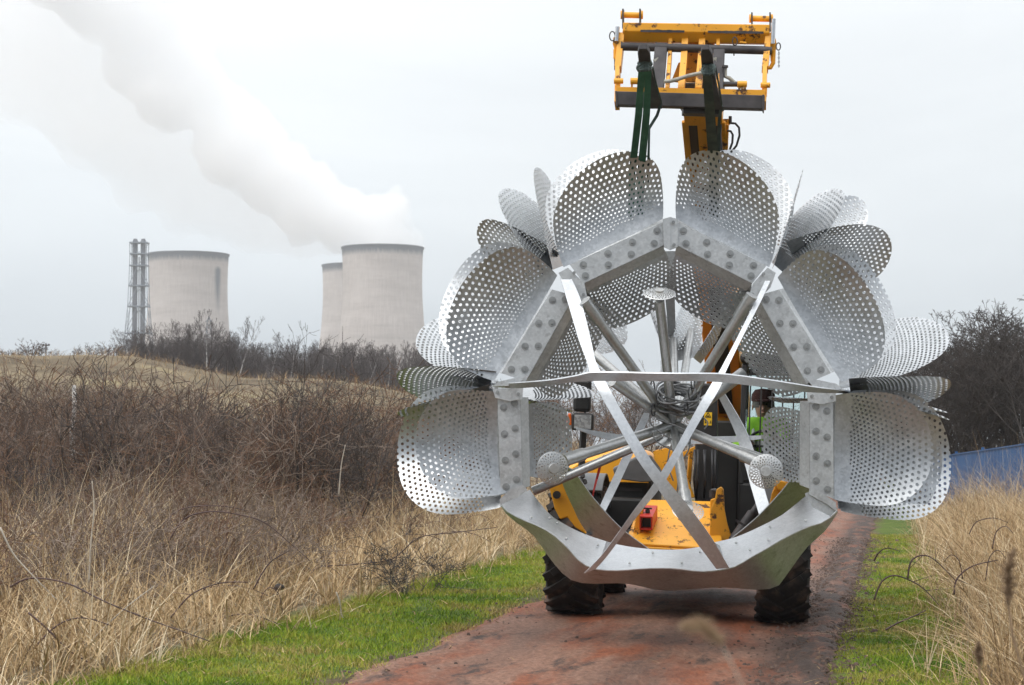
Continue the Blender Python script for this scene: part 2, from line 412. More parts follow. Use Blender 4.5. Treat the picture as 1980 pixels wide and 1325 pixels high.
# (A, B, tip) as (px, py, distance) and options
PET = [
 # crown, left pair and its inner petal
 ((1088, 520, 16.62), (1284, 424, 16.62), (1163, 321, 16.74), dict(w=1.0, cup=.10, curl=.20)),
 ((1090, 512, 16.86), (1278, 424, 16.86), (1130, 303, 17.18), dict(w=1.0, cup=.10)),
 ((1125, 549, 16.74), (1284, 478, 16.74), (1228, 622, 17.15), dict(w=1.0, cup=.08)),
 # crown, right
 ((1304, 424, 16.62), (1488, 520, 16.62), (1412, 319, 16.74), dict(w=1.0, cup=.10, curl=.20)),
 ((1318, 424, 16.86), (1492, 512, 16.86), (1466, 303, 17.18), dict(w=1.0, cup=.10)),
 ((1310, 478, 16.74), (1456, 548, 16.74), (1362, 622, 17.15), dict(w=1.0, cup=.08)),
 # upper left
 ((1080, 532, 16.62), (955, 740, 16.62), (900, 562, 16.74), dict(w=1.0, cup=.10, curl=.20)),
 ((1074, 528, 16.86), (960, 735, 16.86), (872, 543, 17.18), dict(w=1.0, cup=.10)),
 ((1124, 566, 16.74), (1022, 738, 16.74), (1143, 692, 17.15), dict(w=1.0, cup=.08)),
 # upper right
 ((1500, 536, 16.62), (1626, 742, 16.62), (1664, 568, 16.74), dict(w=1.0, cup=.10, curl=.20)),
 ((1506, 528, 16.86), (1622, 735, 16.86), (1706, 550, 17.18), dict(w=1.0, cup=.10)),
 ((1460, 566, 16.74), (1568, 745, 16.74), (1424, 672, 17.15), dict(w=1.05, cup=.08)),
 # left: two stacked petals and the inner one
 ((968, 758, 16.62), (980, 955, 16.62), (808, 862, 16.66), dict(w=1.0, cup=.10, curl=.20)),
 ((958, 757, 16.95), (972, 985, 16.70), (768, 890, 16.95), dict(w=1.02, cup=.26)),
 ((1012, 774, 16.74), (1016, 930, 16.74), (1106, 850, 17.15), dict(w=.9, cup=.08)),
 # right
 ((1614, 762, 16.62), (1612, 968, 16.62), (1792, 872, 16.66), dict(w=1.0, cup=.10, curl=.20)),
 ((1620, 766, 16.72), (1618, 985, 16.72), (1822, 892, 16.80), dict(w=1.0, cup=.10)),
 ((1624, 762, 16.95), (1620, 992, 16.72), (1839, 902, 16.95), dict(w=1.02, cup=.26)),
 ((1562, 786, 16.74), (1564, 945, 16.74), (1472, 850, 17.15), dict(w=.86, cup=.08)),
 # edge-on petals pointing left
 ((962, 712, 16.55), (930, 778, 17.30), (768, 724, 17.0), dict(w=.95, cup=.06)),
 ((945, 738, 16.5), (948, 776, 17.35), (769, 800, 17.1), dict(w=.9, cup=.05)),
 # edge-on petals pointing right
 ((1640, 726, 16.55), (1648, 786, 17.35), (1839, 742, 17.0), dict(w=.95, cup=.06)),
 ((1640, 757, 17.4), (1632, 762, 16.6), (1836, 812, 17.1), dict(w=.85, cup=.04)),
 ((1650, 770, 17.6), (1642, 776, 17.0), (1832, 798, 17.5), dict(w=.8, cup=.04)),
 # sky-lit petals behind, left and right
 ((952, 752, 16.72), (980, 650, 17.55), (806, 650, 17.45), dict(w=1.02, cup=.05)),
 ((1622, 756, 16.72), (1628, 650, 17.55), (1836, 655, 17.45), dict(w=1.02, cup=.05)),
 # fan at the upper left node
 ((1036, 548, 17.45), (1086, 486, 16.95), (927, 432, 17.2), dict(w=1.0, cup=.08)),
 ((1048, 540, 16.7), (1102, 490, 17.4), (969, 368, 17.3), dict(w=.95, cup=.05)),
 ((1064, 524, 16.7), (1108, 506, 17.4), (1037, 324, 17.35), dict(w=.9, cup=.04)),
 # fan at the upper right node
 ((1492, 522, 16.65), (1496, 512, 17.5), (1553, 327, 17.3), dict(w=.7, cup=.02)),
 ((1478, 496, 17.4), (1534, 544, 16.7), (1628, 368, 17.3), dict(w=.95, cup=.05)),
 ((1520, 468, 16.95), (1566, 566, 17.45), (1721, 462, 17.22), dict(w=1.1, cup=.08)),
 ((1522, 470, 17.5), (1572, 540, 17.4), (1672, 392, 17.75), dict(w=1.1, cup=.06)),
 # petals on the far side, seen through the open front
 ((1290, 705, 17.8), (1322, 690, 18.2), (1260, 592, 18.1), dict(w=1.0, cup=.05)),
 ((1302, 700, 18.0), (1350, 690, 18.1), (1330, 585, 18.3), dict(w=1.1, cup=.05)),
 ((1338, 690, 17.8), (1352, 702, 18.3), (1394, 612, 18.1), dict(w=1.0, cup=.05)),
 ((1140, 690, 17.9), (1120, 610, 18.0), (1212, 632, 18.25), dict(w=1.0, cup=.05)),
 # inner petals at the belt
 ((1006, 752, 17.4), (1010, 776, 16.9), (1150, 762, 17.5), dict(w=1.3, cup=.05)),
 ((1008, 765, 16.8), (1010, 775, 17.4), (1108, 795, 17.3), dict(w=.9, cup=.03)),
 ((1566, 768, 16.8), (1562, 778, 17.4), (1484, 768, 17.3), dict(w=.9, cup=.03)),
]
for A, B, T, k in PET:
    petal(rel(*A), rel(*B), rel(*T), **k)

# bolted beams: a plate with two folded flanges and two rows of washers
def beam(a0, a1, b0, b1, d=16.60, rows=4):
    """quad corners a0-a1 (one long edge) and b0-b1 (the other)"""
    a0, a1, b0, b1 = [rel(*p, d) for p in (a0, a1, b0, b1)]
    m = MB(); n = (a1 - a0).cross(b0 - a0).normalized()
    if n.y > 0: n = -n
    m.ribbon([a0, a1], [b0, b1], .010)
    back = -n * .10
    m.ribbon([a0 - n * .006, a1 - n * .006], [a0 + back + (a0 - b0) * .35, a1 + back + (a1 - b1) * .35], .006)
    m.ribbon([b0 - n * .006, b1 - n * .006], [b0 + back + (b0 - a0) * .35, b1 + back + (b1 - a1) * .35], .006)
    o = m.build('beam', M['plate'], fl)
    q = MB()
    for i in range(rows):
        for s, off in ((.26, 0), (.74, .05)):
            t = .09 + .82 * i / (rows - 1) - off * .9 + .02
            p = (a0.lerp(a1, t)).lerp(b0.lerp(b1, t), s) + n * .005
            q.mark(); q.cyl(p, p + n * .006, .030, 16); q.cyl(p + n * .006, p + n * .020, .013, 6)
    q.each('bolt', M['bolt'], o)
beam((1102, 512), (1282, 430), (1128, 548), (1284, 474))
beam((1482, 514), (1310, 430), (1455, 548), (1308, 474))
beam((1068, 560), (970, 722), (1110, 572), (1016, 738))
beam((1506, 560), (1606, 722), (1464, 572), (1560, 742))
beam((962, 768), (968, 958), (1006, 768), (1010, 945))
beam((1610, 775), (1612, 965), (1566, 775), (1566, 945))

# bent node plates at the corners of the frame
nd = MB()
for pts, d in ((((1281, 424), (1296, 420), (1296, 484), (1284, 478)), 16.55), (((1296, 420), (1311, 424), (1310, 478), (1296, 484)), 16.56),
               (((1080, 528), (1098, 518), (1130, 548), (1136, 580), (1118, 584), (1096, 556)), 16.56),
               (((1500, 528), (1484, 518), (1456, 548), (1446, 578), (1462, 584), (1490, 556)), 16.56),
               (((952, 752), (1012, 750), (1010, 772), (985, 776), (958, 770)), 16.54), (((1560, 758), (1616, 760), (1616, 776), (1590, 782), (1562, 778)), 16.54),
               (((966, 738), (1018, 726), (1000, 746), (950, 748)), 16.57), (((1556, 730), (1616, 742), (1634, 756), (1576, 752)), 16.57),
               (((966, 966), (990, 944), (1012, 938), (1020, 948), (1000, 962), (968, 976)), 16.50), (((1566, 940), (1576, 944), (1616, 972), (1618, 990), (1600, 976), (1564, 956)), 16.50),
               (((1284, 486), (1308, 486), (1304, 512), (1302, 545), (1288, 545), (1290, 512)), 17.5)):
    nd.mark(); nd.plate(rels(pts, d), (0, -1, .15), .008)
nb_ = MB()
for px, py in ((1302, 430), (1303, 474), (1110, 528), (1128, 570), (1476, 530), (1455, 570), (962, 758), (1002, 762), (1570, 766), (1608, 768), (1002, 948), (1604, 980), (1574, 950)):
    p = rel(px, py, 16.535); nb_.mark(); nb_.cyl(p, p + Vector((0, -.012, 0)), .014, 8)
nb_.each('bolt', M['bolt'], fl)
nd.each('node_plate', M['plate'], fl)

# straps: flat bars bent round the ball
def fine(pts, n=5):
    """Catmull-Rom resampling of a traced polyline"""
    r = []
    for i in range(len(pts) - 1):
        p0, p1, p2, p3 = [np.array(pts[min(max(q, 0), len(pts) - 1)], float) for q in (i - 1, i, i + 1, i + 2)]
        for k in range(n):
            f = k / n; r.append(tuple(.5 * (2 * p1 + (p2 - p0) * f + (2 * p0 - 5 * p1 + 4 * p2 - p3) * f * f + (3 * p1 - p0 - 3 * p2 + p3) * f ** 3)))
    return r + [tuple(pts[-1])]
def strap(A, B, k=1.0, sgn=-1, tilt=0.0, th=.010, depth=None):
    m = MB(); A = fine(A); B = fine(B)
    if depth:                                         # distance given down the height of the ball
        f = fine(depth, 8); yy_ = [q[0] for q in f]; dd_ = [q[1] for q in f]
        a = [rel(x, y, float(np.interp(y, yy_, dd_))) for x, y in A]; b = [rel(x, y, float(np.interp(y, yy_, dd_))) for x, y in B]
    else:
        a = [ball(x, y, k, sgn) for x, y in A]; b = [ball(x, y, k, sgn) for x, y in B]
    if tilt: a = [p + Vector((0, tilt, 0)) for p in a]
    m.ribbon(a, b, th); return m.build('strap', M['strap'], fl, smooth='auto')
DPT = [(528, 16.62), (600, 16.30), (680, 15.98), (760, 15.80), (850, 15.72), (935, 15.70), (1020, 15.74), (1110, 15.87)]
strap([(950, 744), (1000, 741), (1060, 736), (1110, 728), (1142, 721), (1190, 721), (1240, 722), (1300, 723), (1350, 723), (1392, 724), (1430, 728), (1500, 738), (1570, 749), (1638, 757)],
      [(950, 747), (1000, 750), (1060, 745), (1110, 738), (1145, 736), (1190, 736), (1240, 736), (1300, 736), (1350, 736), (1390, 738), (1430, 742), (1500, 751), (1570, 758), (1638, 760)], .93, -1, -.14)
strap([(1083, 535), (1093, 570), (1105, 610), (1120, 660), (1135, 700), (1148, 740), (1190, 815), (1230, 885), (1265, 935), (1310, 1000), (1355, 1060), (1385, 1100)],
      [(1099, 528), (1119, 570), (1131, 610), (1143, 660), (1152, 700), (1172, 740), (1213, 815), (1256, 885), (1291, 930), (1336, 985), (1376, 1040), (1410, 1098)], depth=DPT)
strap([(1482, 538), (1457, 590), (1422, 660), (1390, 720), (1374, 745), (1342, 800), (1307, 865), (1264, 935), (1227, 985), (1192, 1035), (1162, 1075), (1130, 1108)],
      [(1494, 535), (1468, 590), (1432, 660), (1403, 720), (1391, 752), (1357, 808), (1321, 870), (1283, 935), (1240, 988), (1204, 1035), (1174, 1075), (1152, 1100)], depth=[(y, d + .012) for y, d in DPT])
strap([(1245, 798), (1215, 860), (1180, 935), (1150, 1000), (1132, 1034)], [(1258, 800), (1230, 864), (1196, 938), (1164, 1002), (1148, 1036)], .98, 1)
strap([(1383, 755), (1423, 840), (1452, 940), (1470, 1002)], [(1396, 752), (1446, 840), (1474, 932), (1494, 1002)], .98, 1)
strap([(1115, 827), (1160, 835), (1205, 841), (1300, 845), (1400, 844), (1482, 842)], [(1115, 831), (1160, 846), (1205, 856), (1300, 859), (1400, 857), (1482, 848)], .99, 1)
strap([(1284, 545), (1290, 620), (1298, 740), (1302, 830)], [(1304, 545), (1306, 620), (1310, 740), (1312, 830)], .97, 1)

# the lower band: a folded channel with wavy edges, still without petals
def band(up, lo, du, dl, name='band', mat='strap', n=36):
    def samp(pts, ds, t):
        x = [p[0] for p in pts]; L = [0]
        for q in range(1, len(pts)): L.append(L[-1] + math.hypot(pts[q][0] - pts[q - 1][0], pts[q][1] - pts[q - 1][1]))
        s = t * L[-1]; i = 0
        while i < len(pts) - 2 and L[i + 1] < s: i += 1
        f = (s - L[i]) / (L[i + 1] - L[i])
        # Catmull-Rom through the traced points
        p0, p1, p2, p3 = [np.array(pts[min(max(q, 0), len(pts) - 1)], float) for q in (i - 1, i, i + 1, i + 2)]
        c = .5 * (2 * p1 + (p2 - p0) * f + (2 * p0 - 5 * p1 + 4 * p2 - p3) * f * f + (3 * p1 - p0 - 3 * p2 + p3) * f ** 3)
        return rel(c[0], c[1], ds(t))
    a = [samp(up, du, i / (n - 1)) for i in range(n)]; b = [samp(lo, dl, i / (n - 1)) for i in range(n)]
    m = MB(); m.ribbon(a, b, .008); return m.build(name, M[mat], fl, smooth='auto'), a, b
bow = lambda e, c: (lambda t: e + (c - e) * math.sin(math.pi * t) ** .8)
U = [(1024, 948), (1060, 993), (1094, 1016), (1129, 1033), (1173, 1048), (1205, 1056), (1249, 1062), (1304, 1064), (1350, 1059), (1380, 1050), (1415, 1042), (1449, 1029), (1507, 1000), (1540, 975), (1566, 953)]
Rg = [(967, 974), (982, 990), (1009, 1004), (1045, 1019), (1070, 1034), (1096, 1058), (1122, 1087), (1151, 1101), (1195, 1104), (1249, 1100), (1304, 1100), (1355, 1106), (1396, 1102), (1425, 1095), (1449, 1080), (1485, 1060), (1507, 1046), (1558, 1021), (1595, 1009), (1619, 988)]
Bt = [(967, 976), (986, 1000), (1031, 1034), (1060, 1074), (1085, 1105), (1107, 1122), (1140, 1128), (1195, 1127), (1231, 1131), (1267, 1140), (1304, 1142), (1340, 1139), (1373, 1136), (1413, 1136), (1460, 1140), (1500, 1135), (1520, 1112), (1558, 1060), (1595, 1026), (1619, 991)]
bo, a_, b_ = band(U, Rg, bow(16.95, 16.55), bow(16.60, 15.95))
q = MB()
for i, (px, py) in enumerate(((1045, 985), (1050, 1018), (1102, 1046), (1141, 1090), (1163, 1050), (1168, 1096), (1225, 1075), (1262, 1095), (1322, 1085), (1360, 1072), (1384, 1092), (1421, 1058), (1440, 1045), (1505, 1020), (1560, 968), (1600, 992), (1478, 1040), (1066, 1006))):
    p = None
    best = min(range(len(a_)), key=lambda k: abs((a_[k].x + b_[k].x) / 2 - rel(px, py, 16.4).x))
    f = .25 if i % 2 else .75
    p = a_[best].lerp(b_[best], f); q.mark(); q.lathe(p + Vector((0, -.014, .010)), (0, -.7, .7), [(0, .008), (.009, .008), (.011, 0)], 8)
q.each('bolt', M['bolt'], bo)
band(Rg, Bt, bow(16.607, 15.955), bow(16.62, 16.45), mat='plate')
# far half of the same band, left and right
band([(1088, 900), (1110, 912), (1150, 966), (1200, 1020), (1258, 1064)], [(1083, 920), (1092, 945), (1107, 978), (1126, 1016), (1166, 1072)], lambda t: 16.95 + .45 * t, lambda t: 17.35 + .45 * t, mat='plate')
band([(1545, 905), (1530, 926), (1500, 962), (1460, 1003), (1408, 1046)], [(1572, 945), (1560, 962), (1530, 990), (1490, 1030), (1440, 1076)], lambda t: 16.95 + .45 * t, lambda t: 17.35 + .45 * t, mat='plate')
# end rims and corner folds of the band
rim = MB()
rim.mark(); rim.plate(rels([(1153, 1100), (1168, 1060), (1172, 1047), (1181, 1050), (1160, 1092)], 16.25), (0, -1, .3), .012)
rim.mark(); rim.plate(rels([(1380, 1048), (1392, 1056), (1404, 1096), (1396, 1100)], 16.25), (0, -1, .3), .012)
rim.mark(); rim.plate(rels([(1556, 955), (1568, 950), (1620, 984), (1606, 998), (1572, 982)], 16.52), (0, -1, .6), .008)
rim.each('band_rim', M['strap'], fl)

# hub, spokes and the small light discs at the spoke ends
HB = rel(1302, 822, 16.85)
hub = MB()
hub.lathe(HB, (0, 0, 1), [(0, .16), (.05, .16), (.055, .02), (.07, -.02), (.075, -.10), (.15, -.155), (.155, -.17), (.0, -.17)], 28)
hub.lathe(HB + Vector((0, 0, .05)), (0, -.5, .85), [(0, -.06), (.06, -.04), (.08, .02), (.05, .07), (0, .08)], 20)
hub.build('hub', M['tube'], fl, smooth='auto')
def spoke(px, py, d, r=.040, sx=None, sleeve=False):
    m = MB(); e = rel(px, py, d); b = HB if sx is None else rel(*sx)
    m.tube([b, e], r, 18)
    if sleeve:
        k = (e - b).normalized(); m.tube([e - k * .20, e + k * .015], r * 1.22, 16)
    return m.build('spoke', M['tube'], fl, smooth='auto')
spoke(1132, 584, 16.35, .041, sleeve=True); spoke(1452, 574, 16.35, .041, sleeve=True)
spoke(1275, 580, 15.75, .038)
spoke(1150, 686, 17.6, .040, (1285, 806, 17.0)); spoke(1184, 738, 16.3, .038)
spoke(1092, 890, 16.05, .042, sleeve=True); spoke(1030, 950, 17.0, .038, (1280, 842, 16.95))
spoke(1470, 895, 16.05, .042, sleeve=True); spoke(1560, 915, 17.0, .038, (1330, 838, 16.95))
spoke(1436, 722, 17.2, .050, (1330, 802, 16.9))
spoke(1328, 985, 16.1, .040, sleeve=True)
spoke(1302, 640, 18.25, .034, (1306, 800, 17.0)); spoke(1336, 640, 18.2, .034, (1312, 800, 17.0))
def light_disc(px, py, d, nrm, r):
    nrm = Vector(nrm).normalized(); x = nrm.orthogonal().normalized(); y = nrm.cross(x); c = rel(px, py, d)
    m = MB(); V = []; Fs = []
    nr_, nc = 5, 26                                   # spiral lattice of slots
    for j in range(nr_ + 1):
        rr_ = r * (.28 + .72 * j / nr_)
        for i in range(nc):
            for o in (0, 1):
                a = 2 * math.pi * (i + .5 * j + o * .42) / nc
                V.append(c + (x * math.cos(a) + y * math.sin(a)) * rr_ + nrm * (-.02 * (rr_ / r) ** 2))
    for j in range(nr_):
        for i in range(nc):
            k = (j * nc + i) * 2; k2 = ((j + 1) * nc + i) * 2
            Fs.append((k, k + 1, k2 + 1, k2)); kb = ((j + 1) * nc + (i - 1) % nc) * 2
            Fs.append((k, k + 1, kb + 1, kb))
    m.add(V, Fs); m.lathe(c, nrm, [(0, .012), (.28 * r, .012), (.30 * r, 0), (.3 * r, -.02)], 24)
    for kk in (.97,):
        m.lathe(c + nrm * -.022, nrm, [(r * kk, 0), (r * 1.0, .002), (r * kk, .004)], 44)
    m.build('light_disc', M['disc'], fl)
light_disc(1275, 563, 15.72, (0, -.45, .9), .125)
light_disc(1070, 906, 15.84, (.35, -1, -.05), .128)
light_disc(1481, 912, 15.84, (-.1, -1, .0), .132)
light_disc(1331, 984, 16.0, (.1, -.6, .75), .125)
# coiled cable tied round the hub
cb = MB(); cb.mark()
for k in range(16):
    c = rel(1308 + rnd.uniform(-8, 8), 770 + rnd.uniform(-10, 10), 16.75 + rnd.uniform(-.12, .12))
    ax, bz = rnd.uniform(.13, .20), rnd.uniform(.05, .14); tl = rnd.uniform(-.35, .35)
    cb.tube([c + Vector((ax * math.cos(a), .12 * math.sin(a) * rnd.uniform(.9, 1.1), bz * math.sin(a) + tl * ax * math.cos(a))) for a in [2 * math.pi * i / 22 for i in range(23)]], .009, 6, False)
for x0, y0, x1, y1, s in ((1262, 790, 1300, 850, -22), (1268, 810, 1330, 860, 30), (1345, 800, 1362, 830, 14), (1330, 830, 1312, 900, 12), (1298, 860, 1302, 930, -8), (1304, 880, 1308, 960, 5), (1265, 835, 1300, 870, -14)):
    cb.mark(); cb.tube([rel(x0 + (x1 - x0) * t + s * math.sin(math.pi * t), y0 + (y1 - y0) * t, 16.6) for t in [i / 8 for i in range(9)]], .006, 6, False)
cb.each('cable_coil', M['cable'], fl, smooth=True)
tp = MB()
for px, py, d in ((1262, 748, 16.72), (1273, 770, 16.62), (1335, 760, 16.55), (1327, 790, 16.5), (1263, 793, 16.6), (1340, 740, 16.6)):
    tp.mark(); tp.tube([rel(px + 7 * math.cos(a) * .5, py + 12 * math.sin(a), d + .03 * math.cos(a)) for a in [2 * math.pi * i / 10 for i in range(11)]], .006, 5, False)
tp.each('cable_tie', M['hose'], fl)
# red and white warning tape hanging in the frame
wt = MB(); wt.ribbon([rel(1158, 900, 17.2), rel(1152, 925, 17.25), rel(1146, 950, 17.2), rel(1144, 972, 17.2)], [rel(1163, 902, 17.2), rel(1156, 927, 17.25), rel(1149, 952, 17.2), rel(1146, 972, 17.2)], .002)
wt.build('warning_tape', M['red'], fl)
# ------------------------------------------------------------------ the telehandler
VM = Matrix.Translation((1.53, 19.2, 0.0)) @ Matrix.Rotation(R(-7.5), 4, 'Z') @ Matrix.Rotation(R(2.0), 4, 'Y')
VI = VM.inverted()
tv = empty('telehandler'); tv.matrix_world = VM
tag(tv, 'yellow telehandler driving down the track with its boom and forks raised', 'telehandler')
def L(px, py, d): return VI @ P(px, py, d)
def Ls(pts, d=None): return [L(p[0], p[1], p[2] if len(p) > 2 else d) for p in pts]
ZU = Vector((0, 0, 1))

def make_wheel():
    e = empty('wheel'); e.parent = tv
    r, hw = .605, .235
    t = MB()
    t.lathe((0, 0, 0), (1, 0, 0), [(.33, -hw * .80), (.37, -hw * .98), (.47, -hw), (.545, -hw * .98), (.575, -hw * .9), (.583, -hw * .5), (.585, 0), (.583, hw * .5), (.575, hw * .9), (.545, hw * .98), (.47, hw), (.37, hw * .98), (.33, hw * .80)], 40, (0, 1, 0))
    nl = 22
    for k in range(nl):
        for sd in (-1, 1):
            a0 = 2 * math.pi * (k + (.5 if sd > 0 else 0)) / nl
            pts = []
            for f in (0.02, .35, .7, 1.0, 1.04):
                a = a0 + .30 * (1 - f); x = sd * hw * min(f, 1.0)
                rr_ = .607 if f < .95 else (.590 if f <= 1.0 else .50)
                pts.append(Vector((x, rr_ * math.cos(a), rr_ * math.sin(a))))
            for i in range(len(pts) - 1):
                p, q = pts[i], pts[i + 1]
                c = (p + q) / 2; nrm = Vector((0, c.y, c.z)).normalized() if i < 3 else Vector((sd, 0, 0))
                t.bar(p - nrm * .018, q - nrm * .018, .062, .036, nrm)
    t.build('tyre', M['rubber'], e, smooth='auto')
    m = MB()
    m.lathe((0, 0, 0), (1, 0, 0), [(.335, -hw * .82), (.355, -hw * .86), (.36, -hw * .78), (.31, -hw * .7), (.29, -.02), (.20, .03), (.20, .06), (.11, .07), (.11, .13), (0, .13)], 32, (0, 1, 0))
    m.lathe((0, 0, 0), (1, 0, 0), [(.29, -.02), (.31, hw * .62), (.36, hw * .78), (.355, hw * .88), (.335, hw * .82)], 32, (0, 1, 0))
    for k in range(8):
        a = 2 * math.pi * k / 8
        m.cyl((.06, .155 * math.cos(a), .155 * math.sin(a)), (.085, .155 * math.cos(a), .155 * math.sin(a)), .017, 6)
    m.build('rim', M['yellow_worn'], e, smooth='auto')
    return e
wh = make_wheel()
WH = ((-.955, 0, 0), (.955, 0, 1), (-.955, 2.75, 0), (.955, 2.75, 1))
for i, (x, y, f) in enumerate(WH):
    if i == 0: o = wh
    else:
        o = wh.copy(); C.objects.link(o)
        for ch in wh.children:
            c = ch.copy(); C.objects.link(c); c.parent = o
    o.location = (x, y, .60); o.rotation_euler = (R(17 * i), 0, 0 if f else math.pi)

b = MB()                                              # chassis rails, axles, belly
b.box((0, 1.75, .62), (.62, 3.4, .42)); b.box((0, 0, .60), (1.5, .26, .26)); b.box((0, 2.75, .60), (1.5, .26, .26))
b.cyl((-.5, 0, .60), (.5, 0, .60), .20, 18); b.cyl((-.45, 2.75, .60), (.45, 2.75, .60), .20, 18)
b.build('chassis', M['black'], tv, bevel=.02)
# sloping nose deck with its lip and cheek plates
b = MB()
fr = Ls([(1208, 1052, 18.62), (1398, 1064, 18.50)]); re = Ls([(1240, 968, 19.55), (1388, 972, 19.45)])
b.ribbon([fr[0], re[0]], [fr[1], re[1]], .03)
lo = [fr[0] + Vector((0, .05, -.34)), fr[1] + Vector((0, .05, -.34))]
b.ribbon([fr[0] + Vector((0, -.012, -.01)), lo[0]], [fr[1] + Vector((0, -.012, -.01)), lo[1]], .03)
nose = b.build('nose_deck', M['yellow_worn'], tv, bevel=.012)
b = MB()
for pts, d in (([(1372, 1048), (1374, 985), (1382, 968), (1386, 946), (1394, 941), (1399, 946), (1401, 985), (1406, 1012), (1414, 1038), (1424, 1056), (1400, 1062)], 18.80),
               ([(1222, 1046), (1232, 992), (1238, 976), (1246, 976), (1242, 1000), (1236, 1050)], 18.85),
               ([(1372, 1000), (1374, 966), (1386, 962), (1386, 1000)], 19.2)):
    b.mark(); b.plate(Ls(pts, d), (0, 1, 0), .10)
b.each('cheek_plate', M['yellow_worn'], tv, bevel=.008)
b = MB()                                              # pin boss and dark streaks of grease on the deck
b.cyl(L(1376, 955, 18.9), L(1386, 953, 18.9), .045, 14); b.cyl(L(1378, 962, 18.88), L(1378, 948, 18.88), .03, 12)
b.build('pin', M['steel'], tv)
b = MB()                                              # red open-ended box section lying on the deck
a0, a1 = L(1249, 1012, 18.72), L(1259, 990, 19.12)
dd = (a1 - a0).normalized(); xx = dd.cross(ZU).normalized(); zz = xx.cross(dd)
wr, hr, tr = .105, .125, .012
for s in (-1, 1):
    b.bar(a0 + xx * s * (wr / 2), a1 + xx * s * (wr / 2), tr, hr); b.bar(a0 + zz * s * (hr / 2 - tr / 2), a1 + zz * s * (hr / 2 - tr / 2), wr - tr - .002, tr)
rb = b.build('tow_box', M['red'], tv)
b = MB(); b.bar(a0 + dd * .05, a0 + dd * .06, wr - .03, hr - .03); b.box(a0 + dd * .13 + zz * .08, (.04, .04, .03)); b.cyl(a0 + dd * .13 + zz * .06, a0 + dd * .13 + zz * .11, .012, 8); b.bar(a0 + dd * .13 + zz * .105 - xx * .04, a0 + dd * .13 + zz * .105 + xx * .04, .012, .014)  # first bar: black plate standing in for the shaded inside; the rest is the latch
b.build('latch_and_dark_opening', M['black'], rb)

# engine pod on the left, its yellow hood and grey mudguards
b = MB(); b.box((-.73, 1.75, .95), (.78, 1.9, .86)); b.box((-.60, .70, .80), (.44, .24, .55)); b.build('engine_pod', M['black'], tv, bevel=.03)
b = MB()
for k in range(7): b.mark(); b.box((-.73, .792, .70 + .09 * k), (.62, .014, .03))
b.each('grille_bar', M['steel'], tv)
prof = [(-1.14, 1.34), (-1.12, 1.42), (-1.02, 1.49), (-.85, 1.535), (-.62, 1.545), (-.46, 1.51), (-.38, 1.44), (-.355, 1.34)]
b = MB(); V = []; ny = [(.70, -.10), (.80, -.03), (.98, .0), (1.8, .02), (2.6, .0), (2.74, -.06)]
for y, dz in ny: V += [(x, y, max(z + dz, 1.30)) for x, z in prof]
np_ = len(prof); b.add(V, [(i * np_ + k, i * np_ + k + 1, (i + 1) * np_ + k + 1, (i + 1) * np_ + k) for i in range(len(ny) - 1) for k in range(np_ - 1)])
b.add([(x, .70, max(z - .10, 1.30)) for x, z in prof] + [(x, .70, 1.22) for x, z in reversed(prof)], [tuple(range(2 * np_))])
b.build('hood', M['yellow'], tv, smooth='auto')
M['grey_plastic'] = noisy('grey_plastic', [(.3, (.075, .08, .085)), (.7, (.12, .125, .13))], 6, .5)
b = MB(); b.plate(Ls([(1185, 905), (1228, 884), (1258, 880), (1276, 905), (1290, 930), (1240, 932), (1190, 925)], 19.78), (0, 1, .3), .05); b.build('hood_front', M['grey_plastic'], tv, bevel=.015)
def mudguard(x, y0, a0, a1, mat, wd=.50, r=.70):
    m = MB(); A = []; B = []
    for k in range(15):
        a = R(a0 + (a1 - a0) * k / 14)
        A.append(Vector((x - wd / 2, y0 - r * math.cos(a), .60 + r * math.sin(a)))); B.append(A[-1] + Vector((wd, 0, 0)))
    m.ribbon(A, B, .02)
    return m.build('mudguard', M[mat], tv, smooth='auto', bevel=.005)
mudguard(-.93, 0, 52, 150, 'grey_plastic', .46); mudguard(.95, 0, 40, 150, 'black')
mudguard(-.95, 2.75, 20, 165, 'black'); mudguard(.95, 2.75, 20, 165, 'black')
b = MB()
for px, py in ((1127, 921), (1124, 929), (1131, 933)):
    p = L(px, py, 18.78); b.mark(); b.cyl(p, p + Vector((0, -.03, .012)), .022, 14)
b.each('hose_socket', M['black'], tv)
# curved yellow stabiliser arms in front of the wheels
b = MB(); b.plate(Ls([(1061, 936), (1076, 924), (1088, 922), (1096, 946), (1110, 982), (1136, 1034), (1114, 1020), (1098, 1000), (1084, 1004), (1074, 985)], 18.55), (0, 1, 0), .09)
b.plate(Ls([(1076, 925), (1094, 915), (1120, 985), (1150, 1044), (1136, 1036), (1110, 984)], 18.65), (0, 1, 0), .05)
arm = b.build('guard_arm', M['yellow'], tv, bevel=.01)
b = MB(); p = L(1077, 957, 18.49); b.cyl(p, p + Vector((0, -.03, 0)), .035, 18); b.build('marker_lamp', M['black'], arm)
b = MB(); b.plate(Ls([(1484, 996), (1492, 955), (1500, 934), (1512, 925), (1523, 927), (1528, 938), (1520, 958), (1506, 984), (1496, 1006)], 18.55), (0, 1, 0), .10)
p = L(1512, 940, 18.48)
b.lathe(p, (0, -1, 0), [(.0, .05), (.045, .05), (.05, .03), (.05, 0)], 18); b.lathe(p, (0, -1, 0), [(.062, .0), (.07, .02), (.062, .035)], 20)
b.build('guard_arm', M['yellow'], tv, bevel=.01)
b = MB(); b.cyl(L(1422, 1040, 18.7), L(1492, 942, 18.9), .035, 12); b.cyl(L(1418, 1046, 18.7), L(1455, 993, 18.8), .05, 12); p = L(1437, 1013, 18.6); b.bar(p + Vector((-.07, 0, .03)), p + Vector((.05, 0, -.03)), .02, .02)
